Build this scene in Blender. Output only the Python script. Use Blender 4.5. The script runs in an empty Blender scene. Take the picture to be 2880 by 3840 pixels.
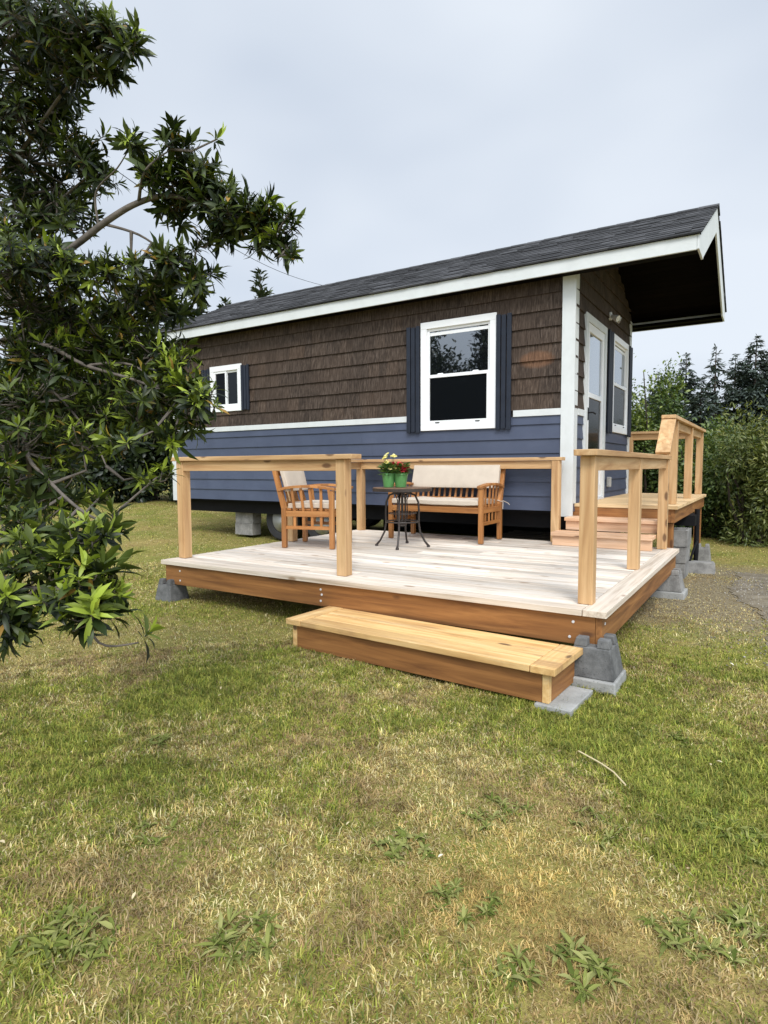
import bpy, bmesh, math, random
import numpy as np
from mathutils import Vector, Matrix
random.seed(7); RNG = np.random.default_rng(7)
scene = bpy.context.scene
COL = scene.collection
R = math.radians
CH = 1.33                      # eye height above the grass

# ------------------------------------------------------------------ camera
FPX, YAW, PITCH, ROLL = 2294.7, 0.56697, 0.07355, -0.004795
_f = Vector((-math.sin(YAW)*math.cos(PITCH), math.cos(YAW)*math.cos(PITCH), -math.sin(PITCH)))
_r = Vector((math.cos(YAW), math.sin(YAW), 0)); _u = _r.cross(_f)
_r2 = _r*math.cos(ROLL)+_u*math.sin(ROLL); _u2 = -_r*math.sin(ROLL)+_u*math.cos(ROLL)
cd = bpy.data.cameras.new('camera'); cam = bpy.data.objects.new('camera', cd); COL.objects.link(cam)
cd.sensor_fit = 'VERTICAL'; cd.sensor_height = 36; cd.lens = 36*FPX/3840
cd.clip_start = 0.05; cd.clip_end = 2000
M4 = Matrix((( _r2.x, _u2.x, -_f.x, 0), (_r2.y, _u2.y, -_f.y, 0), (_r2.z, _u2.z, -_f.z, CH), (0, 0, 0, 1)))
cam.matrix_world = M4
scene.camera = cam
scene.render.resolution_x = 768; scene.render.resolution_y = 1024

# ------------------------------------------------------------------ world and sun
SUN_EL, SUN_AZ = R(48), R(-38)      # azimuth measured from -Y (behind the camera) towards +X = positive
sun_dir = Vector((math.sin(R(35))*math.cos(SUN_EL), -math.cos(R(35))*math.cos(SUN_EL), math.sin(SUN_EL)))  # towards the sun
w = bpy.data.worlds.new('World'); scene.world = w; w.use_nodes = True
nt = w.node_tree; nt.nodes.clear()
def nn(t, kind, **kw):
    n = t.nodes.new(kind)
    for k, v in kw.items(): setattr(n, k, v)
    return n
out = nn(nt, 'ShaderNodeOutputWorld'); bg = nn(nt, 'ShaderNodeBackground'); bg.inputs[1].default_value = 1.0
sky = nn(nt, 'ShaderNodeTexSky', sky_type='NISHITA', sun_disc=False, sun_elevation=SUN_EL)
sky.sun_rotation = math.atan2(sun_dir.x, sun_dir.y)
sc = nn(nt, 'ShaderNodeVectorMath', operation='SCALE'); sc.inputs[3].default_value = 0.10
nt.links.new(sky.outputs[0], sc.inputs[0])
tc = nn(nt, 'ShaderNodeTexCoord')
mp = nn(nt, 'ShaderNodeMapping'); mp.inputs['Scale'].default_value = (1, 1, 2.2)
nt.links.new(tc.outputs['Generated'], mp.inputs[0])
no = nn(nt, 'ShaderNodeTexNoise'); no.inputs['Scale'].default_value = 1.5; no.inputs['Detail'].default_value = 3; no.inputs['Roughness'].default_value = .45
nt.links.new(mp.outputs[0], no.inputs['Vector'])
cr = nn(nt, 'ShaderNodeValToRGB')
cr.color_ramp.elements[0].position = .36; cr.color_ramp.elements[0].color = (.60, .675, .79, 1)
cr.color_ramp.elements[1].position = .64; cr.color_ramp.elements[1].color = (.82, .88, .96, 1)
nt.links.new(no.outputs[0], cr.inputs[0])
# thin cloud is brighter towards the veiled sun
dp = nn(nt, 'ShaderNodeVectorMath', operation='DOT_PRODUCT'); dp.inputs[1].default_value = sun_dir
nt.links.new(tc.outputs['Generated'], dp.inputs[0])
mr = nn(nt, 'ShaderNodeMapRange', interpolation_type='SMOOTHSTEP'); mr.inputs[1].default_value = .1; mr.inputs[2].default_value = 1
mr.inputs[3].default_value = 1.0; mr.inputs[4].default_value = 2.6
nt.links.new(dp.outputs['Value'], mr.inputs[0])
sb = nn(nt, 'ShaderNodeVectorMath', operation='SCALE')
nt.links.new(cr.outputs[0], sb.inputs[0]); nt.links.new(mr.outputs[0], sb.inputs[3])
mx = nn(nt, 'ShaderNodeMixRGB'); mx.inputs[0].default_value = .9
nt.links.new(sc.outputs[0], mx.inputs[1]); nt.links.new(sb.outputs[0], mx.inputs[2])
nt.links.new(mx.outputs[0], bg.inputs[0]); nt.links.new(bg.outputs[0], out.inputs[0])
sd = bpy.data.lights.new('sun', 'SUN'); sd.energy = 2.4; sd.angle = R(20); sd.color = (1, .965, .91)
so = bpy.data.objects.new('sun', sd); COL.objects.link(so)
so.rotation_euler = sun_dir.to_track_quat('Z', 'Y').to_euler(); so.location = (0, 0, 30)
vs = scene.view_settings; vs.view_transform = 'Standard'; vs.look = 'None'; vs.gamma = 1; vs.exposure = 0.08

# ------------------------------------------------------------------ helpers
ORG = {}
def ray(px, py):
    d = _f*FPX + _r2*(px-1440) - _u2*(py-1920)
    return d/FPX
def at_depth(px, py, dep):              # dep = distance along the view axis
    return ray(px, py)*dep + Vector((0, 0, CH))
def tag(o, label=None, cat=None, group=None, kind=None):
    if label: o['label'] = label
    if cat: o['category'] = cat
    if group: o['group'] = group
    if kind: o['kind'] = kind
    return o
def thing(name, loc, label, cat, group=None, rz=0):
    o = bpy.data.objects.new(name, None); COL.objects.link(o); o.location = loc; o.rotation_euler = (0, 0, rz)
    o.empty_display_size = .1
    ORG[o] = Vector(loc) if rz == 0 else None
    return tag(o, label, cat, group)
class MB:
    def __init__(s): s.v = []; s.f = []
    def add(s, vs, fs):
        b = len(s.v); s.v += [tuple(v) for v in vs]; s.f += [tuple(b+i for i in f) for f in fs]
    def box(s, x0, x1, y0, y1, z0, z1):
        s.add([(x0,y0,z0),(x1,y0,z0),(x1,y1,z0),(x0,y1,z0),(x0,y0,z1),(x1,y0,z1),(x1,y1,z1),(x0,y1,z1)],
              [(0,3,2,1),(4,5,6,7),(0,1,5,4),(1,2,6,5),(2,3,7,6),(3,0,4,7)]); return s
    def hexa(s, p):                      # 8 points, bottom 4 ccw then top 4
        s.add(p, [(0,3,2,1),(4,5,6,7),(0,1,5,4),(1,2,6,5),(2,3,7,6),(3,0,4,7)]); return s
    def beam(s, a, b, w, h, up=(0,0,1)):
        a = Vector(a); b = Vector(b); d = (b-a).normalized(); up = Vector(up)
        x = d.cross(up).normalized(); z = x.cross(d).normalized()
        q = []
        for (sx, sz) in ((-1,-1),(1,-1),(1,1),(-1,1)): q.append(x*(sx*w/2)+z*(sz*h/2))
        s.add([a+k for k in q]+[b+k for k in q], [(3,2,1,0),(4,5,6,7),(0,1,5,4),(1,2,6,5),(2,3,7,6),(3,0,4,7)]); return s
    def tube(s, pts, rad, n=8):
        pts = [Vector(p) for p in pts]
        if not hasattr(rad, '__len__'): rad = [rad]*len(pts)
        b = len(s.v); prev = None
        for i, p in enumerate(pts):
            d = (pts[min(i+1, len(pts)-1)]-pts[max(i-1, 0)]).normalized()
            if prev is None:
                x = d.orthogonal().normalized()
            else:
                x = (prev - d*prev.dot(d)).normalized()
            prev = x; y = d.cross(x)
            for k in range(n):
                a = 2*math.pi*k/n; s.v.append(tuple(p+(x*math.cos(a)+y*math.sin(a))*rad[i]))
        for i in range(len(pts)-1):
            for k in range(n):
                s.f.append((b+i*n+k, b+i*n+(k+1)%n, b+(i+1)*n+(k+1)%n, b+(i+1)*n+k))
        s.f.append(tuple(b+k for k in range(n))[::-1]); s.f.append(tuple(b+(len(pts)-1)*n+k for k in range(n))); return s
    def prism(s, poly, axis, a, b):      # poly in the two other axes (cyclic order)
        def P(u, v, t):
            return {'x': (t,u,v), 'y': (u,t,v), 'z': (u,v,t)}[axis]
        n = len(poly)
        s.add([P(u,v,a) for u,v in poly]+[P(u,v,b) for u,v in poly],
              [tuple(range(n))[::-1], tuple(range(n,2*n))]+[(i,(i+1)%n,n+(i+1)%n,n+i) for i in range(n)]); return s
    def lathe(s, prof, c, n=24, axis='z'):
        b = len(s.v)
        for (r, h) in prof:
            for k in range(n):
                a = 2*math.pi*k/n; x, y = r*math.cos(a), r*math.sin(a)
                s.v.append((c[0]+x, c[1]+y, c[2]+h) if axis == 'z' else (c[0]+x, c[1]+h, c[2]+y))
        for i in range(len(prof)-1):
            for k in range(n):
                s.f.append((b+i*n+k, b+i*n+(k+1)%n, b+(i+1)*n+(k+1)%n, b+(i+1)*n+k))
        s.f.append(tuple(b+k for k in range(n))[::-1]); s.f.append(tuple(b+(len(prof)-1)*n+k for k in range(n))); return s
    def build(s, name, mat, parent=None, label=None, bevel=0, smooth=False, loc=None):
        me = bpy.data.meshes.new(name)
        L = Vector((0,0,0))
        if parent is not None and ORG.get(parent) is not None: L = ORG[parent]
        if loc is not None: L = Vector(loc)
        me.from_pydata([(v[0]-L.x, v[1]-L.y, v[2]-L.z) for v in s.v], [], s.f); me.update()
        bm = bmesh.new(); bm.from_mesh(me); bmesh.ops.recalc_face_normals(bm, faces=bm.faces); bm.to_mesh(me); bm.free()
        me.materials.append(mat)
        o = bpy.data.objects.new(name, me); COL.objects.link(o)
        if parent is not None: o.parent = parent; ORG[o] = ORG.get(parent)
        elif loc is not None: o.location = loc
        if smooth:
            for p in me.polygons: p.use_smooth = True
        if bevel:
            m = o.modifiers.new('bevel', 'BEVEL'); m.width = bevel; m.segments = 2; m.limit_method = 'ANGLE'
        if label: o['label'] = label
        return o
def np_mesh(name, V, loops, sizes, mat, parent=None, tint=None, loc=None, color=None):
    me = bpy.data.meshes.new(name)
    L = np.zeros(3)
    if parent is not None and ORG.get(parent) is not None: L = np.array(ORG[parent])
    if loc is not None: L = np.array(loc)
    V = np.asarray(V, dtype=np.float32)-L.astype(np.float32)
    me.vertices.add(len(V)); me.vertices.foreach_set('co', V.ravel())
    me.loops.add(len(loops)); me.loops.foreach_set('vertex_index', np.asarray(loops, dtype=np.int32))
    st = np.concatenate([[0], np.cumsum(sizes)[:-1]]).astype(np.int32)
    me.polygons.add(len(sizes)); me.polygons.foreach_set('loop_start', st)
    me.update(calc_edges=True)
    if tint is not None:
        a = me.attributes.new('tint', 'FLOAT', 'POINT'); a.data.foreach_set('value', np.asarray(tint, dtype=np.float32))
    if color is not None:
        a = me.attributes.new('blade', 'FLOAT_VECTOR', 'POINT'); a.data.foreach_set('vector', np.asarray(color, dtype=np.float32).ravel())
    me.materials.append(mat)
    o = bpy.data.objects.new(name, me); COL.objects.link(o)
    if parent is not None: o.parent = parent; ORG[o] = ORG.get(parent)
    elif loc is not None: o.location = loc
    return o
def nrm(a): return a/np.maximum(np.linalg.norm(a, axis=-1, keepdims=True), 1e-9)
def leaf_arrays(P, D, U, L, W, droop=.25, fold=.25):
    """P base points, D directions, U 'up' hints, L lengths, W half widths -> verts (n*8), loops, sizes"""
    n = len(P); D = nrm(D); S = nrm(np.cross(D, U)); N = nrm(np.cross(S, D))
    L = L[:, None]; W = W[:, None]; dr = np.broadcast_to(np.asarray(droop), (n,)).reshape(n, 1)
    m1 = P+D*L*.38 - N*L*dr*.12; m2 = P+D*L*.72 - N*L*dr*.42; tip = P+D*L - N*L*dr
    V = np.stack([P, m1-S*W*.85+N*W*fold, m1, m1+S*W*.85+N*W*fold, m2-S*W*.8+N*W*fold, m2, m2+S*W*.8+N*W*fold, tip], 1).reshape(-1, 3)
    pat = np.array([0,2,1, 0,3,2, 1,2,5,4, 2,3,6,5, 4,5,7, 5,6,7]); sz = np.array([3,3,4,4,3,3])
    loops = (np.arange(n)[:, None]*8+pat[None]).ravel(); sizes = np.tile(sz, n)
    return V, loops, sizes

# ------------------------------------------------------------------ materials
def mat(name):
    m = bpy.data.materials.new(name); m.use_nodes = True; t = m.node_tree
    b = t.nodes['Principled BSDF']; return m, t, b
def L_(t, a, b): t.links.new(a, b)
def ramp(t, src, stops):
    r = t.nodes.new('ShaderNodeValToRGB'); e = r.color_ramp.elements
    while len(e) < len(stops): e.new(.5)
    for k, (p, c) in enumerate(stops): e[k].position = p; e[k].color = (*c, 1)
    L_(t, src, r.inputs[0]); return r.outputs[0]
def noise(t, vec, scale, detail=4, rough=.5, dist=0):
    n = t.nodes.new('ShaderNodeTexNoise'); n.inputs['Scale'].default_value = scale; n.inputs['Detail'].default_value = detail
    n.inputs['Roughness'].default_value = rough; n.inputs['Distortion'].default_value = dist
    if vec is not None: L_(t, vec, n.inputs['Vector'])
    return n.outputs[0]
def objvec(t, scale=(1,1,1), rnd=True, island=False):
    tcn = t.nodes.new('ShaderNodeTexCoord'); v = tcn.outputs['Object']
    if rnd:
        oi = t.nodes.new('ShaderNodeObjectInfo'); ad = t.nodes.new('ShaderNodeVectorMath'); ad.operation = 'ADD'
        mu = t.nodes.new('ShaderNodeMath'); mu.operation = 'MULTIPLY'; mu.inputs[1].default_value = 37.
        L_(t, oi.outputs['Random'], mu.inputs[0]); L_(t, v, ad.inputs[0]); L_(t, mu.outputs[0], ad.inputs[1]); v = ad.outputs[0]
    if island:
        g = t.nodes.new('ShaderNodeNewGeometry'); ad = t.nodes.new('ShaderNodeVectorMath'); ad.operation = 'ADD'
        mu = t.nodes.new('ShaderNodeMath'); mu.operation = 'MULTIPLY'; mu.inputs[1].default_value = 53.
        L_(t, g.outputs['Random Per Island'], mu.inputs[0]); L_(t, v, ad.inputs[0]); L_(t, mu.outputs[0], ad.inputs[1]); v = ad.outputs[0]
    m = t.nodes.new('ShaderNodeMapping'); m.inputs['Scale'].default_value = scale; L_(t, v, m.inputs[0]); return m.outputs[0]
def mixc(t, fac, a, b, mode='MIX'):
    m = t.nodes.new('ShaderNodeMixRGB'); m.blend_type = mode
    for inp, v in zip(m.inputs, (fac, a, b)):
        if hasattr(v, 'is_output'): L_(t, v, inp)
        elif isinstance(v, (int, float)): inp.default_value = v
        else: inp.default_value = (*v, 1)
    return m.outputs[0]
def math_(t, op, a, b=0.):
    m = t.nodes.new('ShaderNodeMath'); m.operation = op
    for inp, v in zip(m.inputs, (a, b)):
        if hasattr(v, 'is_output'): L_(t, v, inp)
        else: inp.default_value = v
    return m.outputs[0]
def bump(t, b, h, dist=.003, strength=.5):
    n = t.nodes.new('ShaderNodeBump'); n.inputs['Distance'].default_value = dist; n.inputs['Strength'].default_value = strength
    L_(t, h, n.inputs['Height']); L_(t, n.outputs[0], b.inputs['Normal'])
def island(t):
    return t.nodes.new('ShaderNodeNewGeometry').outputs['Random Per Island']
def wood(name, axis, dark, mid, light, knots=True, rough=.65, isl=.25, weather=None, wth=(.42,.62,.8), knotcol=(.09,.035,.012), grain=20):
    m, t, b = mat(name)
    s = [grain]*3; s['xyz'.index(axis)] = 1.3
    v = objvec(t, tuple(s), island=True)
    g = noise(t, v, 1.0, 6, .6, .6)
    c = ramp(t, g, [(.28, dark), (.5, mid), (.72, light)])
    s2 = [6]*3; s2['xyz'.index(axis)] = .8
    g2 = noise(t, objvec(t, tuple(s2), island=True), 1.0, 3)
    c = mixc(t, .55, c, ramp(t, g2, [(.3, (.72,.70,.66)), (.5, (1,1,1)), (.7, (1.18,1.15,1.1))]), 'MULTIPLY')
    if weather:
        g3 = noise(t, objvec(t, (1.6,14,3), island=True), 1.2, 5, .65)
        c = mixc(t, ramp(t, g3, [(wth[0], (0,0,0)), (wth[1], (wth[2],)*3)]), c, weather)
    if knots:
        s3 = [7]*3; s3['xyz'.index(axis)] = 3.0
        vo = t.nodes.new('ShaderNodeTexVoronoi'); vo.inputs['Scale'].default_value = 1.0
        L_(t, objvec(t, tuple(s3), island=True), vo.inputs['Vector'])
        k = ramp(t, vo.outputs['Distance'], [(.10, (1,1,1)), (.17, (0,0,0))])
        wn = t.nodes.new('ShaderNodeSeparateColor'); L_(t, vo.outputs['Color'], wn.inputs[0])
        k2 = math_(t, 'MULTIPLY', k, math_(t, 'GREATER_THAN', wn.outputs[0], .3))
        c = mixc(t, math_(t, 'MULTIPLY', k2, .8), c, knotcol)
    r = math_(t, 'ADD', math_(t, 'MULTIPLY', island(t), isl*2), 1-isl)
    hs = t.nodes.new('ShaderNodeHueSaturation'); L_(t, c, hs.inputs['Color']); L_(t, r, hs.inputs['Value'])
    L_(t, hs.outputs[0], b.inputs['Base Color']); b.inputs['Roughness'].default_value = rough
    bump(t, b, g, .002, .5); return m
def paint(name, col, rough=.5, var=.12, scale=6, bmp=.0008, spec=.5, dirt=None):
    m, t, b = mat(name)
    n = noise(t, objvec(t), scale, 5, .6)
    c = ramp(t, n, [(.3, tuple(x*(1-var) for x in col)), (.7, tuple(min(1, x*(1+var)) for x in col))])
    if dirt:
        n3 = noise(t, objvec(t, (1,1,.5)), 2.3, 6, .7)
        c = mixc(t, ramp(t, n3, [(.5, (0,0,0)), (.75, (.5,.5,.5))]), c, dirt)
    L_(t, c, b.inputs['Base Color']); b.inputs['Roughness'].default_value = rough; b.inputs['Specular IOR Level'].default_value = spec
    n2 = noise(t, objvec(t), 90, 3); bump(t, b, n2, bmp, .4); return m
def foliage(name, stops, young, rough=.42, transl=.25, spec=.5, back=None):
    m, t, b = mat(name)
    c = ramp(t, island(t), stops)
    at = t.nodes.new('ShaderNodeAttribute'); at.attribute_name = 'tint'
    c = mixc(t, at.outputs['Fac'], c, young)
    L_(t, c, b.inputs['Base Color']); b.inputs['Roughness'].default_value = rough; b.inputs['Specular IOR Level'].default_value = spec
    tr = t.nodes.new('ShaderNodeBsdfTranslucent'); c2 = mixc(t, 1, c, (.9, 1, .35), 'MULTIPLY'); L_(t, c2, tr.inputs[0])
    ms = t.nodes.new('ShaderNodeMixShader'); ms.inputs[0].default_value = transl
    L_(t, b.outputs[0], ms.inputs[1]); L_(t, tr.outputs[0], ms.inputs[2]); L_(t, ms.outputs[0], t.nodes['Material Output'].inputs[0]); return m

PALE = ((.40,.21,.085), (.57,.35,.165), (.71,.48,.255))
M = {}
for a in 'xyz':
    M['cedar_'+a] = wood('pale_cedar_'+a, a, *PALE)
    M['red_'+a] = wood('red_stained_joist_'+a, a, (.12,.045,.011), (.25,.105,.028), (.38,.175,.052), isl=.12)
    M['teak_'+a] = wood('oiled_teak_'+a, a, (.22,.085,.023), (.36,.15,.043), (.47,.22,.072), knots=False, rough=.45, isl=.2)
M['deck'] = wood('bleached_decking', 'x', (.34,.265,.195), (.585,.495,.40), (.72,.645,.55), weather=(.70,.65,.58), isl=.27, knotcol=(.3,.2,.13), grain=38)
M['deck_edge'] = wood('bleached_border_y', 'y', (.44,.35,.26), (.64,.55,.45), (.75,.67,.57), isl=.08, knotcol=(.25,.15,.08), grain=38)
M['deck_edge_x'] = wood('bleached_border_x', 'x', (.44,.35,.26), (.64,.55,.45), (.75,.67,.57), isl=.08, knotcol=(.25,.15,.08), grain=38)
M['step_x'] = wood('yellow_pine_x', 'x', (.46,.25,.085), (.66,.42,.17), (.78,.57,.29), isl=.1, knotcol=(.06,.03,.015), weather=(.36,.20,.09), wth=(.52,.70,.75))
M['step_y'] = wood('yellow_pine_y', 'y', (.46,.25,.085), (.66,.42,.17), (.78,.57,.29), isl=.1, knotcol=(.06,.03,.015), weather=(.36,.20,.09), wth=(.52,.70,.75))
M['stair_x'] = wood('pink_cedar_x', 'x', (.50,.29,.16), (.66,.42,.26), (.78,.55,.38), isl=.08)
M['landing'] = wood('honey_landing', 'x', (.48,.30,.13), (.66,.46,.24), (.78,.58,.34), isl=.1)
M['white'] = paint('white_trim_paint', (.60,.625,.62), .5, .04, dirt=(.47,.49,.47), spec=.3)
M['vinyl'] = paint('white_vinyl', (.78,.79,.79), .35, .02)
M['black'] = paint('black_steel', (.009,.009,.010), .7, .2, spec=.15)
M['soffit'] = wood('shade_darkened_soffit', 'x', (.002,.0015,.0012), (.004,.0028,.002), (.007,.0045,.003), knots=False)  # brown boards taken near black, roof shade put into the colour
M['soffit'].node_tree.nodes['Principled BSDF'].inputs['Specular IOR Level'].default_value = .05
M['shutter'] = paint('charcoal_blue_shutter', (.017,.022,.034), .6, .15, spec=.25)
M['rubber'] = paint('rubber', (.02,.02,.021), .8, .2)
M['rim'] = paint('galvanised_rim', (.60,.61,.62), .4, .1)
M['iron'] = paint('bronze_iron', (.035,.026,.022), .42, .25)
M['cushion'] = paint('cream_fabric', (.53,.455,.37), .9, .05, 9, .002, .2)
M['pot'] = paint('green_glaze', (.085,.24,.075), .35, .2, 12)
M['tabletop'] = wood('table_plank', 'x', (.10,.055,.03), (.19,.11,.065), (.28,.18,.11), knots=False, isl=.25, rough=.5)
M['soil'] = paint('soil', (.03,.02,.014), .95, .3, 40, .01)
M['lamp_glass'] = paint('frosted_glass', (.6,.6,.58), .3, .03)
# concrete
def concrete(name, a, b_, sc_=5):
    m, t, b = mat(name)
    n = noise(t, objvec(t), sc_, 8, .7); n2 = noise(t, objvec(t), 120, 3)
    c = ramp(t, n, [(.38, a), (.62, b_)]); c = mixc(t, math_(t, 'MULTIPLY', n2, .4), c, tuple(x*.6 for x in a))
    vo = t.nodes.new('ShaderNodeTexVoronoi'); vo.inputs['Scale'].default_value = 45; L_(t, objvec(t), vo.inputs['Vector'])
    pit = ramp(t, vo.outputs['Distance'], [(.08, (0,0,0)), (.2, (1,1,1))])
    c = mixc(t, .35, c, pit, 'MULTIPLY')
    L_(t, c, b.inputs['Base Color']); b.inputs['Roughness'].default_value = .9
    bump(t, b, mixc(t, .5, n2, pit), .004, .7); return m
M['pier'] = concrete('dark_concrete', (.065,.066,.066), (.20,.20,.195))
M['paver'] = concrete('pale_concrete', (.25,.25,.235), (.42,.42,.40))
M['cmu'] = concrete('block_concrete', (.16,.155,.145), (.33,.32,.30), 7)
# glass: dark room behind, part mirror
def glass(name, refl, base=(.004,.005,.006), frk=.9):
    m, t, b = mat(name)
    b.inputs['Base Color'].default_value = (*base, 1); b.inputs['Roughness'].default_value = .25; b.inputs['Specular IOR Level'].default_value = .05
    g = t.nodes.new('ShaderNodeBsdfGlossy'); g.inputs['Roughness'].default_value = .015; g.inputs[0].default_value = (.85,.9,.95,1)
    fr = t.nodes.new('ShaderNodeFresnel'); fr.inputs[0].default_value = 1.5
    ms = t.nodes.new('ShaderNodeMixShader'); L_(t, math_(t, 'ADD', math_(t, 'MULTIPLY', fr.outputs[0], frk), refl), ms.inputs[0])
    L_(t, b.outputs[0], ms.inputs[1]); L_(t, g.outputs[0], ms.inputs[2]); L_(t, ms.outputs[0], t.nodes['Material Output'].inputs[0])
    nv = noise(t, objvec(t), 1.5, 2); bp = t.nodes.new('ShaderNodeBump'); bp.inputs['Distance'].default_value = .004; bp.inputs['Strength'].default_value = .4
    L_(t, nv, bp.inputs['Height']); L_(t, bp.outputs[0], g.inputs['Normal']); return m
M['glass'] = glass('window_glass', .20)
M['screen'] = glass('screened_glass', 0., frk=.12)
M['doorglass'] = glass('door_glass', .30, (.12,.13,.14))
# cedar shakes
def shakes():
    m, t, b = mat('weathered_cedar_shakes')
    v = objvec(t, (75, 75, 2.2), rnd=False, island=True)
    g = noise(t, v, 1., 6, .65, .3)
    c = ramp(t, g, [(.30, (.015,.0105,.008)), (.5, (.054,.039,.030)), (.70, (.125,.098,.080))])
    il = island(t)
    c = mixc(t, .75, c, ramp(t, il, [(0, (.68,.66,.64)), (.5, (.95,.93,.91)), (.85, (1.15,1.12,1.08)), (1, (1.3,1.18,1.05))]), 'MULTIPLY')
    # sheltered upper courses keep their reddish stain, the rest has greyed
    tcn = t.nodes.new('ShaderNodeTexCoord'); sp = t.nodes.new('ShaderNodeSeparateXYZ'); L_(t, tcn.outputs['Object'], sp.inputs[0])
    big = noise(t, objvec(t, (1,1,1), rnd=False), 1.3, 3)
    c = mixc(t, ramp(t, big, [(.4, (0,0,0)), (.65, (.35,.35,.35))]), c, (.066,.043,.030))
    # oval stain of a removed fitting near the corner
    ex = math_(t, 'DIVIDE', math_(t, 'ADD', sp.outputs[0], 2.37-STAIN_X), .23)
    ez = math_(t, 'DIVIDE', math_(t, 'SUBTRACT', sp.outputs[2], STAIN_Z), .11)
    d = math_(t, 'ADD', math_(t, 'MULTIPLY', ex, ex), math_(t, 'MULTIPLY', ez, ez))
    wob = math_(t, 'ADD', d, math_(t, 'MULTIPLY', math_(t, 'SUBTRACT', g, .5), 1.2))
    k = ramp(t, wob, [(.45, (1,1,1)), (1., (0,0,0))])
    kk = math_(t, 'MULTIPLY', k, math_(t, 'LESS_THAN', sp.outputs[1], .3))
    c = mixc(t, math_(t, 'MULTIPLY', kk, .6), c, ramp(t, g, [(.3, (.08,.035,.018)), (.7, (.27,.14,.075))]))
    L_(t, c, b.inputs['Base Color']); b.inputs['Roughness'].default_value = .85; b.inputs['Specular IOR Level'].default_value = .25
    bump(t, b, g, .006, .8); return m
STAIN_X, STAIN_Z = 0., 0.           # set below in house coordinates
def lapsiding():
    m, t, b = mat('slate_blue_fibre_siding')
    n = noise(t, objvec(t, (1,1,1)), 3, 5, .6); g = noise(t, objvec(t, (3, 3, 60), rnd=False, island=True), 1.5, 5, .7)
    c = ramp(t, n, [(.3, (.045,.058,.098)), (.7, (.062,.078,.125))])
    c = mixc(t, .5, c, ramp(t, island(t), [(0, (.88,.88,.88)), (1, (1.1,1.1,1.1))]), 'MULTIPLY')
    L_(t, c, b.inputs['Base Color']); b.inputs['Roughness'].default_value = .55; bump(t, b, g, .002, .5); return m
def rooftile():
    m, t, b = mat('charcoal_asphalt_shingle')
    n = noise(t, objvec(t), 260, 3); 
    c = ramp(t, island(t), [(0, (.016,.016,.017)), (.4, (.026,.026,.028)), (.75, (.042,.042,.045)), (1, (.074,.074,.078))])
    c = mixc(t, .6, c, ramp(t, n, [(.3, (.5,.5,.5)), (.7, (1.5,1.5,1.5))]), 'MULTIPLY')
    L_(t, c, b.inputs['Base Color']); b.inputs['Roughness'].default_value = .9; bump(t, b, n, .004, .8); return m

# ------------------------------------------------------------------ ground
def smooth(a): a = np.clip(a, 0, 1); return a*a*(3-2*a)
def gz(x, y):
    x = np.asarray(x, dtype=float); y = np.asarray(y, dtype=float)
    h = CH-1.312 + .018*np.clip(-x-.9, 0, 11) + .010*np.clip(y-3.5, 0, 12)*np.clip((-x-1)/5, 0, 1)
    h = h + .012*np.sin(x*1.7+.6*y)*np.cos(y*1.3-x*.4)*np.clip((7-np.hypot(x+2.5, y-5.2)*0-abs(y-5)*0)/7, 0, 1)
    return h + .006*np.sin(x*5.1+1)*np.sin(y*4.3)
_perm = RNG.random((64, 64))
def vnoise(x, y):
    xi = np.floor(x).astype(int); yi = np.floor(y).astype(int); fx = smooth(x-xi); fy = smooth(y-yi)
    g = lambda a, b: _perm[a % 64, b % 64]
    return (g(xi, yi)*(1-fx)+g(xi+1, yi)*fx)*(1-fy)+(g(xi, yi+1)*(1-fx)+g(xi+1, yi+1)*fx)*fy
def fbm(x, y):
    return (vnoise(x, y)*.5+vnoise(x*2.1+7, y*2.1+3)*.28+vnoise(x*4.3+1, y*4.3+9)*.15+vnoise(x*9.1, y*9.1+5)*.07)
def ground_pt(px, py):
    d = ray(px, py); z = CH-1.31
    for _ in range(4):
        t = (z-CH)/d.z; z = float(gz(d.x*t, d.y*t))
    return Vector((d.x*t, d.y*t, z))
BLOBS = []   # (x, y, radius, amount)  amount>0 greener, <0 drier
for (px, py, rr, am) in [(2600,2500,.9,.28),(2450,2900,.55,.2),(2700,3000,.45,.22),(2820,3150,.35,.25),(700,2600,.5,.18),(1000,2570,.6,.16),(250,2850,.35,.22),(640,3050,.28,.12),
                         (1850,3080,.28,.10),(1500,2620,.35,-.2),(1750,3200,.3,-.35),(1950,3350,.25,-.4),(2150,3350,.3,-.25),(2100,3500,.3,-.3),(120,2680,.5,-.22),(650,3250,.22,-.25),
                         (2000,3800,.4,-.2),(900,3350,.25,-.1),(1500,3000,.3,-.12),(400,2150,1.2,-.22),(900,2420,.6,-.12),(2700,2250,.9,-.3)]:
    g0 = ground_pt(px, py); BLOBS.append((g0.x, g0.y, rr, am))
def green_w(x, y):
    v = .435 + (fbm(x*1.7+11, y*1.7+4)-.5)*1.35 + (vnoise(x*5+3, y*5)-.5)*.36 + (vnoise(x*17+3, y*17)-.5)*.34
    for bx, by, br, am in BLOBS: v = v + am*np.exp(-((x-bx)**2+(y-by)**2)/(br*br))
    return np.clip(v, 0, 1)
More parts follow.
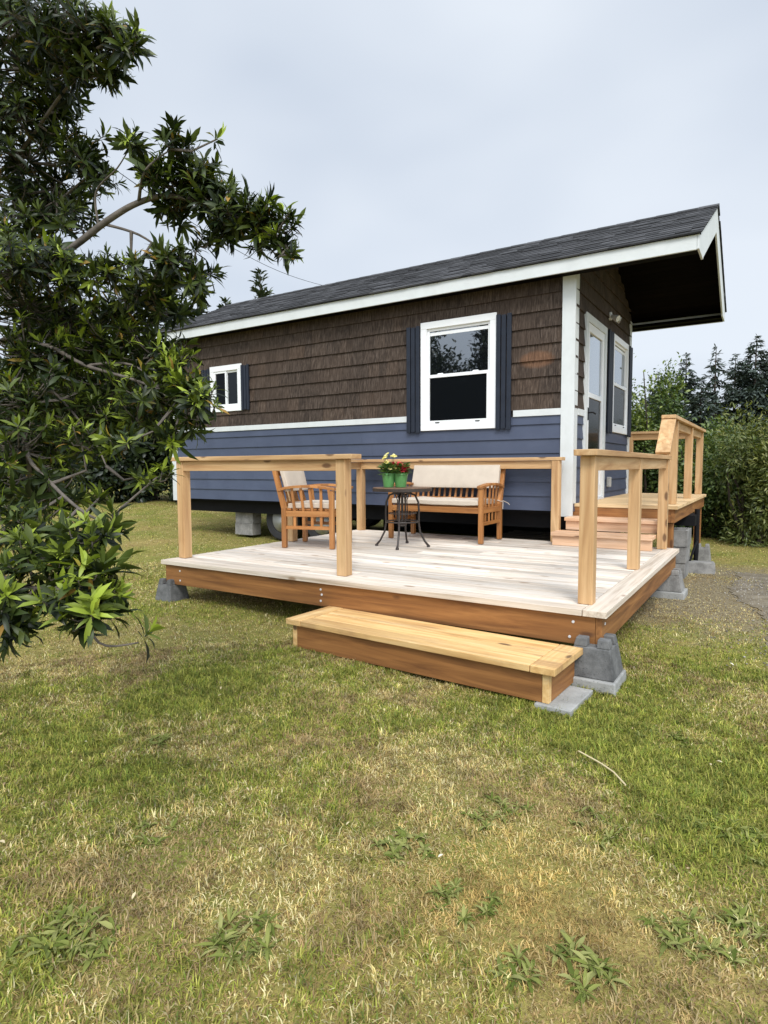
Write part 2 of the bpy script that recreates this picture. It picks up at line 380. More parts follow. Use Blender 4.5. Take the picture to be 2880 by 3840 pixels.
def build_ground():
    xs = np.unique(np.concatenate([np.linspace(-400, -20, 12), np.linspace(-20, 6, 131), np.linspace(6, 400, 12)]))
    ys = np.unique(np.concatenate([np.linspace(-300, -2, 8), np.linspace(-2, 18, 101), np.linspace(18, 700, 12)]))
    Xg, Yg = np.meshgrid(xs, ys, indexing='ij'); Z = gz(Xg, Yg)
    V = np.stack([Xg, Yg, Z], -1).reshape(-1, 3); ny = len(ys)
    i, j = np.meshgrid(np.arange(len(xs)-1), np.arange(ny-1), indexing='ij'); a = (i*ny+j).ravel()
    loops = np.stack([a, a+ny, a+ny+1, a+1], 1).ravel()
    m, t, b = mat('lawn_thatch')
    tcn = t.nodes.new('ShaderNodeTexCoord'); v = tcn.outputs['Object']
    n1 = noise(t, v, 1.3, 5, .6); n2 = noise(t, v, 45, 4, .7); n3 = noise(t, v, 9, 4, .6)
    c = ramp(t, n1, [(.35, (.33,.26,.10)), (.5, (.28,.25,.08)), (.65, (.21,.225,.055))])
    c = mixc(t, .7, c, ramp(t, n2, [(.3, (.5,.47,.40)), (.55, (.9,.9,.85)), (.75, (1.5,1.45,1.3))]), 'MULTIPLY')
    c = mixc(t, .4, c, ramp(t, n3, [(.35, (.6,.65,.5)), (.7, (1.25,1.2,1.1))]), 'MULTIPLY')
    sx = nn(t, 'ShaderNodeVectorMath', operation='DISTANCE'); L_(t, v, sx.inputs[0]); sx.inputs[1].default_value = (-.35, 7.2, 0)
    dm_ = math_(t, 'ADD', sx.outputs['Value'], math_(t, 'MULTIPLY', n3, 1.6))
    c = mixc(t, ramp(t, math_(t, 'MULTIPLY', dm_, .25), [(.55, (1,1,1)), (.8, (0,0,0))]), c, ramp(t, n2, [(.3, (.08,.062,.038)), (.5, (.20,.165,.10)), (.7, (.36,.31,.21))]))
    L_(t, c, b.inputs['Base Color']); b.inputs['Roughness'].default_value = 1; b.inputs['Specular IOR Level'].default_value = .1
    bump(t, b, n2, .02, .8)
    o = np_mesh('ground', V, loops, np.full(len(a), 4), m); tag(o, kind='structure')
build_ground()
def gedge(y): return .05-.40*smooth((y-5.4)/2.2)+.04*np.sin(y*3.3)+.10*(vnoise(y*7.+2, y*0+.5)-.5)+.07*(vnoise(y*19.+2, y*0+4.5)-.5)+.5*np.clip(4.6-y,0,1)
def in_gravel(x, y):
    return (x > gedge(y)) & (y > 3.9) & (y < 8.6)
def strawy(x, y):      # dry raked patch between the landing and the gravel
    return np.exp(-((x+.45)**2/.5+(y-7.1)**2/1.6))
def blades(name, n, dmin, dmax, wmin, lmin, lmax, mat_, power=1.0, extra=None):
    # scatter over the fan the camera and its neighbours can see
    u = RNG.random(n); d = np.sqrt(dmin**2+(dmax**2-dmin**2)*u**power)
    ang = YAW + (RNG.random(n)-.5)*R(88)
    x = -np.sin(ang)*d; y = np.cos(ang)*d
    keep = ~in_gravel(x, y) | (RNG.random(n) < np.clip(.12+1.6*np.exp(-np.clip(x-gedge(y), 0, 9)/.13)*vnoise(x*9, y*9)**2, 0, 1)*np.where(vnoise(x*4+9, y*4) > .5, 1.6, .6))
    keep &= ~((x > -4.7) & (x < -1.) & (y > 4.2) & (y < 6.9))
    keep &= ~((x > -5.6) & (x < -1.2) & (y > 6.6) & (y < 10.2)) & ~((x > -7.2) & (x < -2.3) & (y > 7.9) & (y < 10.2))
    x, y, d = x[keep], y[keep], d[keep]; n = len(x); z = gz(x, y)-.004
    gw = .06+.9*green_w(x, y)-strawy(x, y)*.6
    h = RNG.random(n); thin = RNG.random(n) < strawy(x, y)*.75; isg = (gw+(RNG.random(n)-.5)*.55) > .47
    clump = vnoise(x*14, y*14)
    L = (lmin+(lmax-lmin)*RNG.random(n)**1.6)*(.75+.35*gw)*(.6+.7*clump); L = np.maximum(L, .01)*np.where(thin, .25, 1)
    W = wmin*(.7+.7*RNG.random(n))*(1+.12*d)
    phi = RNG.random(n)*2*np.pi + 2*np.pi*vnoise(x*5, y*5); lean = .4+1.5*RNG.random(n)
    lean = np.where(isg, lean*.85, lean*1.15)
    dirx = np.cos(phi); diry = np.sin(phi)
    sx = -diry*W; sy = dirx*W
    # three-point arc
    a1 = lean*.5; a2 = lean*1.25
    p0 = np.stack([x, y, z], 1)
    p1 = p0+np.stack([dirx*np.sin(a1), diry*np.sin(a1), np.cos(a1)], 1)*(L*.5)[:, None]
    p2 = p1+np.stack([dirx*np.sin(a2), diry*np.sin(a2), np.cos(a2)*.8], 1)*(L*.5)[:, None]
    S = np.stack([sx, sy, 0*sx], 1)
    V = np.stack([p0-S, p0+S, p1+S*.8, p1-S*.8, p2], 1).reshape(-1, 3)
    loops = (np.arange(n)[:, None]*5+np.array([0,1,2,3,3,2,4])).ravel(); sizes = np.tile([4,3], n)
    G = np.array([[.27,.315,.043],[.36,.37,.060],[.18,.24,.036],[.46,.43,.10]]); S_ = np.array([[.66,.55,.22],[.56,.42,.15],[.76,.67,.36],[.34,.23,.10]])
    cg = G[RNG.integers(0, 4, n)]; cs = S_[RNG.integers(0, 4, n)]
    brn = (smooth((vnoise(x*3.1+20, y*3.1+8)-.52)/.25)*.6)[:, None]
    cs = cs*(1-brn)+np.array([.36,.24,.115])*brn
    yel = np.exp(-((x-BLOBS[11][0])**2+(y-BLOBS[11][1])**2)/.12)[:, None]
    cs = cs*(1-.5*yel)+np.array([.62,.42,.10])*.5*yel
    col = np.where(isg[:, None], cg, cs)*((.55+.6*RNG.random(n))*(.62+.75*vnoise(x*22+5, y*22)))[:, None]
    colv = np.repeat(col[:, None], 5, 1).reshape(-1, 3)
    o = np_mesh(name, V, loops, sizes, mat_, color=colv)
    return o
def grassmat():
    m, t, b = mat('grass_blades')
    at = t.nodes.new('ShaderNodeAttribute'); at.attribute_name = 'blade'
    L_(t, at.outputs['Vector'], b.inputs['Base Color']); b.inputs['Roughness'].default_value = .6; b.inputs['Specular IOR Level'].default_value = .3
    tr = t.nodes.new('ShaderNodeBsdfTranslucent'); L_(t, at.outputs['Vector'], tr.inputs[0])
    ms = t.nodes.new('ShaderNodeMixShader'); ms.inputs[0].default_value = .3
    L_(t, b.outputs[0], ms.inputs[1]); L_(t, tr.outputs[0], ms.inputs[2]); L_(t, ms.outputs[0], t.nodes['Material Output'].inputs[0]); return m
GM = grassmat()
tag(blades('grass', 420000, .9, 4.5, .0015, .017, .052, GM), 'short mown lawn, green with straw coloured dry patches, nearest the viewer', 'grass', kind='stuff')
tag(blades('grass', 300000, 3.9, 8.2, .0016, .015, .045, GM, 1.0), 'mown lawn on both sides of the deck, dry at the left', 'grass', kind='stuff')
tag(blades('grass', 200000, 7.6, 19., .0019, .016, .045, GM, 1.15), 'mown lawn beyond the deck up to the hedge and thicket', 'grass', kind='stuff')

# gravel path: thin sheet and loose stones
def build_gravel():
    ys = np.linspace(3.9, 8.6, 200); V = []; F = []
    for y in ys:
        e = float(gedge(y))
        for k in range(8):
            x = e+(3.5-e)*k/7; V.append((x, y, float(gz(x, y))+.006))
    mb = MB(); mb.v = V; mb.f = [(i*8+k, i*8+k+1, (i+1)*8+k+1, (i+1)*8+k) for i in range(199) for k in range(7)]
    m, t, b = mat('gravel'); vec = objvec(t, rnd=False)
    vo = t.nodes.new('ShaderNodeTexVoronoi'); vo.inputs['Scale'].default_value = 55; L_(t, vec, vo.inputs['Vector'])
    c = mixc(t, .5, ramp(t, noise(t, vec, 6, 5), [(.3, (.06,.048,.028)), (.5, (.15,.12,.075)), (.7, (.25,.22,.165))]), ramp(t, vo.outputs['Distance'], [(.1, (.35,.33,.3)), (.6, (.65,.62,.56))]), 'OVERLAY')
    L_(t, mixc(t, .45, c, (.17,.145,.10)), b.inputs['Base Color']); b.inputs['Roughness'].default_value = .95; bump(t, b, vo.outputs['Distance'], .01, 1)
    o = mb.build('gravel_path', m); tag(o, kind='structure')
    n = 16000; y = 3.3+RNG.random(n)*6.1; x = -1.1+RNG.random(n)*2.2; k = in_gravel(x-.03, y) | ((RNG.random(n) < .45*np.exp(-np.clip(gedge(y)-x, 0, 9)/.12)) & (y > 3.9) & (y < 8.6)); x, y = x[k], y[k]; n = len(x)
    s = .003+.008*RNG.random(n)**2.5; z = gz(x, y)+.006
    oct_ = np.array([[1,0,0],[0,1,0],[-1,0,0],[0,-1,0],[0,0,.7],[0,0,-.7]])
    V = np.stack([x, y, z], 1)[:, None]+oct_[None]*s[:, None, None]*(.7+.6*RNG.random((n, 6, 1)))
    pat = np.array([0,1,4,1,2,4,2,3,4,3,0,4,1,0,5,2,1,5,3,2,5,0,3,5])
    m2, t2, b2 = mat('gravel_stone'); L_(t2, ramp(t2, island(t2), [(0, (.14,.13,.115)), (.6, (.24,.215,.18)), (1, (.42,.39,.34))]), b2.inputs['Base Color']); b2.inputs['Roughness'].default_value = .9
    o = np_mesh('gravel', V.reshape(-1, 3), (np.arange(n)[:, None]*6+pat).ravel(), np.full(n*8, 3), m2)
    tag(o, 'loose grey gravel along the path at the right edge', 'gravel', kind='stuff')
build_gravel()

# ------------------------------------------------------------------ main deck
Z = lambda r: r+CH
DT = Z(-.86); DX0, DX1, DY0, DY1 = -4.83, -.80, 3.68, 6.95
deck = thing('wooden_deck', (-2.8, 5.3, DT-.3), 'low square deck of bleached boards with pale railing, carrying the bench and chair', 'deck')
mb = MB(); bw = .138; y = DY0+.142; k = 0
while y < DY1-.02:
    y1 = min(y+bw, DY1); cut = -2.9+random.uniform(-1, 1)
    mb.box(DX0, cut-.001, y, y1, DT-.036-random.uniform(0, .001), DT-random.uniform(0, .0015)); mb.box(cut+.001, DX1-.144, y, y1, DT-.036, DT-random.uniform(0, .0015)); y += bw+.010
mb.build('decking', M['deck'], deck, bevel=.003)
mb = MB(); mb.box(DX0, DX1-.144, DY0, DY0+.138, DT-.038, DT+.001); mb.build('border_board', M['deck_edge_x'], deck, bevel=.003)
mb = MB(); mb.box(DX1-.139, DX1, DY0, DY1, DT-.038, DT+.002); mb.build('border_board', M['deck_edge'], deck, bevel=.003)
fz0, fz1 = DT-.038-.184, DT-.039
mb = MB(); mb.box(DX0+.03, DX1-.07, DY0+.03, DY0+.068, fz0, fz1); mb.build('rim_joist', M['red_x'], deck, bevel=.002)
mb = MB(); mb.box(DX1-.068, DX1-.03, DY0+.031, DY1-.02, fz0, fz1); mb.build('rim_joist', M['red_y'], deck, bevel=.002)
mb = MB(); mb.box(DX0+.03, DX0+.068, DY0+.069, DY1-.02, fz0, fz1); mb.build('rim_joist', M['red_y'], deck)
mb = MB(); mb.box(DX0+.069, DX1-.069, DY1-.06, DY1-.022, fz0, fz1); mb.build('rim_joist', M['red_x'], deck)
mb = MB(); x = DX0+.45
while x < DX1-.3: MB().box(x, x+.038, DY0+.069, DY1-.061, fz0+.001, fz1).build('joist', M['red_y'], deck); x += .41
mb = MB()
for (x, zz) in ((-1.0, -.055), (-1.02, -.15), (-2.95, -.06), (-2.94, -.10), (-2.95, -.15), (-4.6, -.06), (-4.6, -.15)):
    MB().lathe([(.001, 0), (.009, 0), (.009, -.004), (.001, -.005)], (x, DY0+.03, DT-.03+zz), 8, 'y').build('screw', M['rim'], deck)
for (yy, zz) in ((3.78, -.06), (3.78, -.14)): MB().box(DX1-.031, DX1-.026, yy-.007, yy+.007, DT-.03+zz-.007, DT-.03+zz+.007).build('screw', M['rim'], deck)
PH = .922; PW = .089
def post(x, y, z0=DT, h=PH, parent=deck, m='cedar_z', lab=None):
    return MB().box(x, x+PW, y, y+PW, z0+.002, z0+h).build('post', M[m], parent, bevel=.004, label=lab)
for (x, y) in ((-4.785, 3.85), (-2.90, 3.85), (-1.008, 3.83), (-1.008, 5.34), (-.997, 6.80), (-4.77, 5.38), (-4.785, 6.82), (-2.105, 6.80)): post(x, y)
zc = DT+PH+.001
def capx(x0, x1, y, z=zc, parent=deck): return MB().box(x0, x1, y-.07, y+.07, z, z+.038).build('cap_rail', M['cedar_x'], parent, bevel=.004)
def capy(x, y0, y1, z=zc, parent=deck): return MB().box(x-.07, x+.07, y0, y1, z, z+.038).build('cap_rail', M['cedar_y'], parent, bevel=.004)
def railx(x0, x1, y, z=zc, parent=deck): return MB().box(x0+.001, x1-.001, y-.019, y+.019, z-.092, z-.003).build('rail', M['cedar_x'], parent, bevel=.003)
def raily(x, y0, y1, z=zc, parent=deck): return MB().box(x-.019, x+.019, y0+.001, y1-.001, z-.092, z-.003).build('rail', M['cedar_y'], parent, bevel=.003)
h = PW/2
capx(-4.84, -2.73, 3.85+h); railx(-4.785+PW, -2.90, 3.85+h-.02)
capy(-4.74, 3.97, 6.79); raily(-4.74, 3.85+PW, 5.38); raily(-4.74, 5.38+PW, 6.82)
capx(-4.84, -1.99, 6.865); railx(-4.785+PW, -2.105, 6.865-.02)
capy(-.963, 3.77, 6.93); raily(-.963+.02, 3.83+PW, 5.34); raily(-.963+.02, 5.34+PW, 6.80)

# ------------------------------------------------------------------ landing with stairs
LZ = Z(-.432)
land = thing('stair_landing', (-1.4, 8.7, gz(-1.4, 8.7)), 'raised entrance landing with two pale steps and railing at the house door', 'landing')
LX0, LX1, LY0, LY1 = -1.935, -.85, 7.13, 10.40
mb = MB(); y = LY0
while y < LY1: mb.box(LX0, LX1, y, min(y+.138, LY1), LZ-.036, LZ-random.uniform(0, .001)); y += .143
mb.build('decking', M['landing'], land, bevel=.003)
mb = MB(); mb.box(LX0+.01, LX1-.068, LY0+.03, LY0+.068, LZ-.18, LZ-.037); mb.build('rim_joist', M['red_x'], land)
mb = MB(); mb.box(LX1-.066, LX1-.028, LY0+.031, LY1-.02, LZ-.18, LZ-.037); mb.build('rim_joist', M['red_y'], land)
mb = MB(); mb.box(LX0+.01, LX1-.068, LY1-.06, LY1-.022, LZ-.18, LZ-.037); mb.build('rim_joist', M['red_x'], land)
mb = MB(); mb.box(-.99, -.90, 7.21, 7.30, float(gz(-.95, 7.2)), LZ-.19); mb.build('support_post', M['red_z'], land)
mb = MB(); mb.box(-.99, -.90, 10.2, 10.29, float(gz(-.95, 10.2))+.03, LZ-.19); mb.build('support_post', M['red_z'], land)
SX0, SX1 = -2.03, -1.005
for i, (zt, yn, x0, x1) in enumerate(((Z(-.715), 6.56, SX0, SX1), (Z(-.573), 6.86, SX0+.06, SX1+.02))):
    mb = MB(); mb.box(x0, x1, yn, yn+.137, zt-.038, zt); mb.box(x0, x1, yn+.141, yn+.285, zt-.038, zt); mb.build('tread', M['stair_x'], land, bevel=.004)
    zb = DT+.002 if i == 0 else Z(-.715)+.002
    mb = MB(); mb.box(x0+.01, x1-.005, yn+.03, yn+.068, zb, zt-.039); mb.build('riser', M['stair_x'], land, bevel=.002)
mb = MB(); mb.box(SX0+.08, SX1, LY0+.008, LY0+.028, Z(-.573)+.002, LZ-.04); mb.build('riser', M['red_x'], land)
mb = MB(); mb.box(SX0+.012, SX0+.05, 6.64, 6.79, DT+.002, Z(-.715)-.04); mb.build('stringer', M['cedar_y'], land)
for (x, y) in ((-1.0, 7.46), (-1.0, 8.92), (-1.0, 10.28)): post(x, y, LZ, .925, land)
post(-1.99, 10.29, LZ, .925, land)
uz = LZ+.925+.001
capy(-.955, 7.07, 10.42, uz, land); raily(-.955, 7.46+PW, 8.92, uz, land); raily(-.955, 8.92+PW, 10.28, uz, land)
MB().box(-.955-.019, -.955+.019, 7.12, 7.459, uz-.092, uz-.003).build('rail', M['cedar_y'], land, bevel=.003)
capx(-1.99, -1.03, 10.33, uz, land); railx(-1.99+PW, -1.0, 10.33, uz, land)
MB().beam((-.955, 6.74, zc+.06), (-.955, 7.10, uz-.012), .14, .036, (0, -1, .3)).build('sloped_cap_rail', M['cedar_z'], land, bevel=.004, label='steep sloping board joining the low rail to the high rail')
MB().beam((-.955, 6.90, zc+.06), (-.955, 7.16, uz-.10), .038, .085, (0, -1, .3)).build('sloped_rail', M['cedar_z'], land)

# ------------------------------------------------------------------ box step on the grass
st = thing('box_step', (-1.905, 3.43, Z(-1.275)), 'low box step with yellow tread and red brown sides on the grass', 'step', rz=-.05)
ORG[st] = None
mb = MB(); HW = .98
mb.box(-HW+.142, HW-.142, -.24, -.102, .165, .203); mb.box(-HW+.142, HW-.142, -.097, .041, .165, .202); mb.box(-HW+.142, HW-.142, .046, .24, .165, .2025)
mb.build('tread', M['step_x'], st, bevel=.004)
for s in (-1, 1):
    mb = MB(); a, b = sorted((s*HW, s*(HW-.138))); mb.box(a, b, -.24, .24, .164, .204); mb.build('end_board', M['step_y'], st, bevel=.004)
MB().box(-HW+.08, HW-.08, -.21, -.172, 0, .163).build('front_skirt', M['red_x'], st, bevel=.002)
MB().box(-HW+.08, HW-.08, .172, .21, 0, .163).build('back_skirt', M['red_x'], st)
for s in (-1, 1):
    a, b = sorted((s*(HW-.04), s*(HW-.078))); MB().box(a, b, -.172, .21, 0, .163).build('side_skirt', M['red_y'], st, bevel=.002)
    MB().box(a, b, -.211, -.173, 0, .163).build('corner_strip', M['step_y'], st, bevel=.002)

# ------------------------------------------------------------------ piers, pavers and blocks
def frustum(mb, cx, cy, z0, z1, h0, h1):
    mb.hexa([(cx-h0,cy-h0,z0),(cx+h0,cy-h0,z0),(cx+h0,cy+h0,z0),(cx-h0,cy+h0,z0),(cx-h1,cy-h1,z1),(cx+h1,cy-h1,z1),(cx+h1,cy+h1,z1),(cx-h1,cy+h1,z1)])
def pier(cx, cy, z0, label, hgt=.21, m='pier', s=1.):
    t = thing('concrete_pier', (cx, cy, z0), label, 'pier', 'concrete deck piers')
    mb = MB(); frustum(mb, cx, cy, z0, z0+hgt-.05, .135*s, .105*s)
    z1, z2 = z0+hgt-.05+.0, z0+hgt
    for sx in (-1, 1):
        for sy in (-1, 1):       # four lugs left by the cross notch
            a, b = (.028, .105*s); a2, b2 = (.030, .094*s)
            q = lambda u, v, z: (cx+sx*u, cy+sy*v, z)
            mb.hexa([q(a,a,z1),q(b,a,z1),q(b,b,z1),q(a,b,z1),q(a2,a2,z2),q(b2,a2,z2),q(b2,b2,z2),q(a2,b2,z2)])
    mb.build('block', M[m], t, bevel=.006); return t
pier(-.868, 3.73, Z(-1.24), 'dark pyramid concrete pier under the near right deck corner, on a pale slab', .225, s=1.0)
o = MB().hexa([(-1.03,3.575,Z(-1.33)),(-.715,3.565,Z(-1.33)),(-.715,3.89,Z(-1.33)),(-1.03,3.90,Z(-1.33)),(-1.02,3.575,Z(-1.242)),(-.72,3.565,Z(-1.242)),(-.72,3.88,Z(-1.242)),(-1.02,3.89,Z(-1.242))]).build('concrete_slab', M['paver'], loc=(-.9, 3.86, Z(-1.33)), bevel=.008)
tag(o, 'pale square concrete slab under the near right deck pier', 'slab')
g = float(gz(-4.85, 3.85)); pier(-4.765, 3.745, g-.01, 'dark pyramid concrete pier under the front left deck corner, standing in the grass', DT-.222+.045-(g-.01), s=.84)
g = float(gz(-.9, 6.6)); pier(-.86, 6.72, g+.07, 'pale weathered pyramid pier under the back right deck corner', DT-.222+.04-(g+.07), 'cmu')
o = MB().box(-1.03,-.70,6.56,6.88,g-.03,g+.068).build('concrete_slab', M['paver'], loc=(-.87,6.72,g), bevel=.008); tag(o, 'pale flat concrete slab under the back right deck pier', 'slab')
a = -.06; g = float(gz(-.95, 3.2))
mb = MB(); cx, cy = -.93, 3.335; ca, sa = math.cos(a), math.sin(a)
pq = [(cx+u*ca-v*sa, cy+u*sa+v*ca) for u, v in ((-.11,-.19),(.09,-.19),(.09,.19),(-.11,.19))]
mb.hexa([(x, y, Z(-1.325)) for x, y in pq]+[(x, y, Z(-1.277)) for x, y in pq])
tag(mb.build('concrete_paver', M['paver'], loc=(cx, cy, Z(-1.325)), bevel=.005), 'thin pale rectangular paver sticking out under the right end of the box step', 'paver')
def cblock(x0, y0, z0, dx, dy, dz, label, m='cmu', grp='concrete blocks under the house'):
    mb = MB(); t_ = .032
    nx = dx > dy      # hollow cores run vertically; build shell and web
    mb.box(x0, x0+dx, y0, y0+t_, z0, z0+dz); mb.box(x0, x0+dx, y0+dy-t_, y0+dy, z0, z0+dz)
    mb.box(x0, x0+t_, y0+t_, y0+dy-t_, z0, z0+dz); mb.box(x0+dx-t_, x0+dx, y0+t_, y0+dy-t_, z0, z0+dz)
    if nx: mb.box(x0+dx/2-t_/2, x0+dx/2+t_/2, y0+t_, y0+dy-t_, z0, z0+dz)
    else: mb.box(x0+t_, x0+dx-t_, y0+dy/2-t_/2, y0+dy/2+t_/2, z0, z0+dz)
    return tag(mb.build('concrete_block', M[m], loc=(x0+dx/2, y0+dy/2, z0), bevel=.004), label, 'block', grp)
g = float(gz(-7.4, 7.4))
b0 = Z(-1.12)
cblock(-7.64, 7.32, b0, .40, .2, .19, 'lower hollow concrete block of the pair left of the trailer wheel')
cblock(-7.63, 7.325, b0+.192, .40, .2, .19, 'upper hollow concrete block of the pair left of the trailer wheel')
g = float(gz(-1.2, 8.3))
for k, (dz, lb) in enumerate(((.19, 'lowest pale concrete block of the stack under the landing'), (.19, 'second concrete block up in the stack under the landing'), (.19, 'third concrete block up in the stack under the landing'))):
    cblock(-1.03+.01*k, 7.75-.01*k, g-.01+.192*k, .2, .40, dz, lb)
o = MB().hexa([(-.87,8.22,g-.02),(-.55,8.30,g-.02),(-.58,8.48,g-.02),(-.90,8.40,g-.02),(-.86,8.225,g+.135),(-.56,8.305,g+.135),(-.59,8.47,g+.135),(-.89,8.39,g+.135)]).build('concrete_block', M['cmu'], loc=(-.7,8.35,g), bevel=.01)
tag(o, 'loose pale concrete block lying flat on the grass beside the landing stack', 'block')
g = float(gz(-.8, 9.4)); pier(-.80, 9.55, g-.01, 'pale pyramid pier beside the landing, in front of the hedge', .24, 'cmu', .75)

# ------------------------------------------------------------------ the tiny house
HX0, HX1, HY0, HY1 = -8.80, -1.95, 7.05, 10.15
zb, zband0, zband1, zeave = Z(-.52), Z(.585), Z(.66), Z(2.24)
HO = Vector(((HX0+HX1)/2, (HY0+HY1)/2, float(gz(-5.4, 8.6))))
house = thing('tiny_house', HO, 'small wheeled house with brown shakes above blue siding and a grey gable roof', 'house')
STAIN_X = -HO.x - 0.0; STAIN_Z = Z(1.235)-HO.z
# stain centre x = -2.37 in world => object x = -2.37-HO.x ; formula adds 2.37-STAIN_X to object x
STAIN_X = 2.37 - (2.37 + HO.x)
M['shake'] = shakes(); M['lap'] = lapsiding(); M['roof'] = rooftile()
# window and door openings on each wall: (u0, u1, z0, z1)
FW = [(-3.895+.02, -2.862-.02, Z(.46)+.02, Z(1.835)-.02), (-7.82+.02, -7.11-.02, Z(.90)+.02, Z(1.63)-.02)]
GW = [(7.45+.02, 8.48-.02, LZ, Z(1.80)-.02), (8.86+.02, 9.90-.02, Z(.47)+.02, Z(1.81)-.02)]
def cut(u0, u1, z0, z1, holes):
    """split a rectangle around holes -> list of rects"""
    rects = [(u0, u1, z0, z1)]
    for (a, b, c, d) in holes:
        nr = []
        for (p, q, r, s) in rects:
            if q <= a or p >= b or s <= c or r >= d: nr.append((p, q, r, s)); continue
            if p < a: nr.append((p, a, r, s))
            if q > b: nr.append((b, q, r, s))
            m0, m1 = max(p, a), min(q, b)
            if r < c: nr.append((m0, m1, r, c))
            if s > d: nr.append((m0, m1, d, s))
        rects = nr
    return rects
def wallpt(side, u, off, z):
    return {'f': (u, HY0-off, z), 'g': (HX1+off, u, z), 'b': (u, HY1+off, z), 'l': (HX0-off, u, z)}[side]
def slab(mb, side, u0, u1, z0, z1, o_bot, o_top, back=0.):
    P = wallpt
    mb.hexa([P(side,u0,o_bot,z0),P(side,u1,o_bot,z0),P(side,u1,back,z0),P(side,u0,back,z0),P(side,u0,o_top,z1),P(side,u1,o_top,z1),P(side,u1,back,z1),P(side,u0,back,z1)])
def gable_top(side, u):
    if side in 'fb': return Z(2.28)
    return Z(2.28)+ (1.55-abs(u-8.6))*.483
def shake_wall(side, u0, u1, holes):
    mb = MB(); ztop = Z(2.27) if side in 'fb' else Z(3.0); z = zband1; row = 0
    while z < ztop:
        ex = .187; u = u0-random.uniform(0, .1)
        while u < u1:
            wd = random.choice((.10, .13, .16, .19, .23, .27))*random.uniform(.85, 1.15); a, b = max(u+.0015, u0), min(u+wd-.0015, u1); u += wd
            if b-a < .01: continue
            zz1 = min(z+ex+.012, gable_top(side, (a+b)/2))
            if zz1 - z < .02: continue
            dz = random.uniform(-.0025, .001); th = random.uniform(.024, .028)
            for (p, q, r, s) in cut(a, b, z+dz, zz1, holes):
                fb = th-(th-.004)*(r-(z+dz))/(ex+.012); ft = th-(th-.004)*(s-(z+dz))/(ex+.012)
                if s-r > .004 and q-p > .004: slab(mb, side, p, q, r, s, fb, max(.003, ft), -.002)
        z += ex; row += 1
    return mb
def lap_wall(side, u0, u1, holes):
    mb = MB(); z = zb; ex = .168
    while z < zband0-.01:
        z1 = min(z+ex+.01, zband0)
        js = [u0]+sorted(random.uniform(u0+.4, u1-.3) for _ in range(1 if u1-u0 > 4 else 0))+[u1]
        for a, b in zip(js[:-1], js[1:]):
            for (p, q, r, s) in cut(a+.0008, b-.0008, z, z1, holes):
                f = lambda zz: .022-(.018)*(zz-z)/(ex+.01)
                slab(mb, side, p, q, r, s, f(r), f(s), -.002)
        z += ex
    return mb
for side, u0, u1, hl in (('f', HX0, HX1, FW), ('g', HY0, HY1, GW), ('b', HX0, HX1, []), ('l', HY0, HY1, [])):
    shake_wall(side, u0, u1, hl).build('shake_siding', M['shake'], house)
    lap_wall(side, u0, u1, hl).build('lap_siding', M['lap'], house)
# core wall (sheathing) with openings
M['sheath'] = paint('dark_sheathing', (.02,.014,.01), .9)
mb = MB()
for (p, q, r, s) in cut(HX0, HX1, zb, Z(2.30), FW): mb.box(p, q, HY0+.003, HY0+.1, r, s)
for (p, q, r, s) in cut(HY0+.1, HY1-.1, zb, Z(2.30), GW): mb.box(HX1-.1, HX1-.003, p, q, r, s)
mb.box(HX0, HX1, HY1-.1, HY1-.003, zb, Z(2.30)); mb.box(HX0+.003, HX0+.1, HY0+.1, HY1-.1, zb, Z(2.30)); mb.box(HX0+.1, HX1-.1, HY0+.1, HY1-.1, zb, zb+.08)
mb.prism([(HY0+.003, Z(2.3)), (HY1-.003, Z(2.3)), (8.6, Z(3.0))], 'x', HX1-.1, HX1-.003); mb.prism([(HY0, Z(2.3)), (HY1, Z(2.3)), (8.6, Z(3.0))], 'x', HX0+.003, HX0+.1)
mb.build('wall', M['sheath'], house)
# trim
T = .024
def trimbox(name, side, u0, u1, z0, z1, th, parent=house, m='white', lab=None, bev=.002):
    mb = MB(); slab(mb, side, u0, u1, z0, z1, th, th, .0); return mb.build(name, M[m], parent, bevel=bev, label=lab)
for (a, b) in ((HX0+.1, -8.45), (-8.45+.001, -3.895-.215), (-2.86+.215, HX1-.12)): trimbox('belly_band', 'f', a, b, zband0, zband1, .030)
trimbox('belly_band', 'g', HY0+.125, 7.45-.002, zband0, zband1, .030)
def corner(x0, x1, y0, y1, z0, z1): MB().box(x0, x1, y0, y1, z0, z1).build('corner_board', M['white'], house, bevel=.002)
corner(HX1-.125, HX1+.024, HY0-.034, HY0-.001, Z(-.58), Z(2.17)); corner(HX1-.001, HX1+.024, HY0, HY0+.115, Z(-.43), Z(2.22))
corner(HX0-.02, HX0+.1, HY0-.034, HY0-.001, Z(-.56), Z(2.17)); corner(HX0-.02, HX0-.001, HY0, HY0+.1, Z(-.56), Z(2.2))
corner(HX1-.001, HX1+.024, HY1-.1, HY1, Z(-.52), Z(2.2)); corner(HX0-.02, HX0+.1, HY1+.001, HY1+.03, Z(-.56), Z(2.2)); corner(HX1-.1, HX1+.024, HY1+.001, HY1+.03, Z(-.52), Z(2.2))
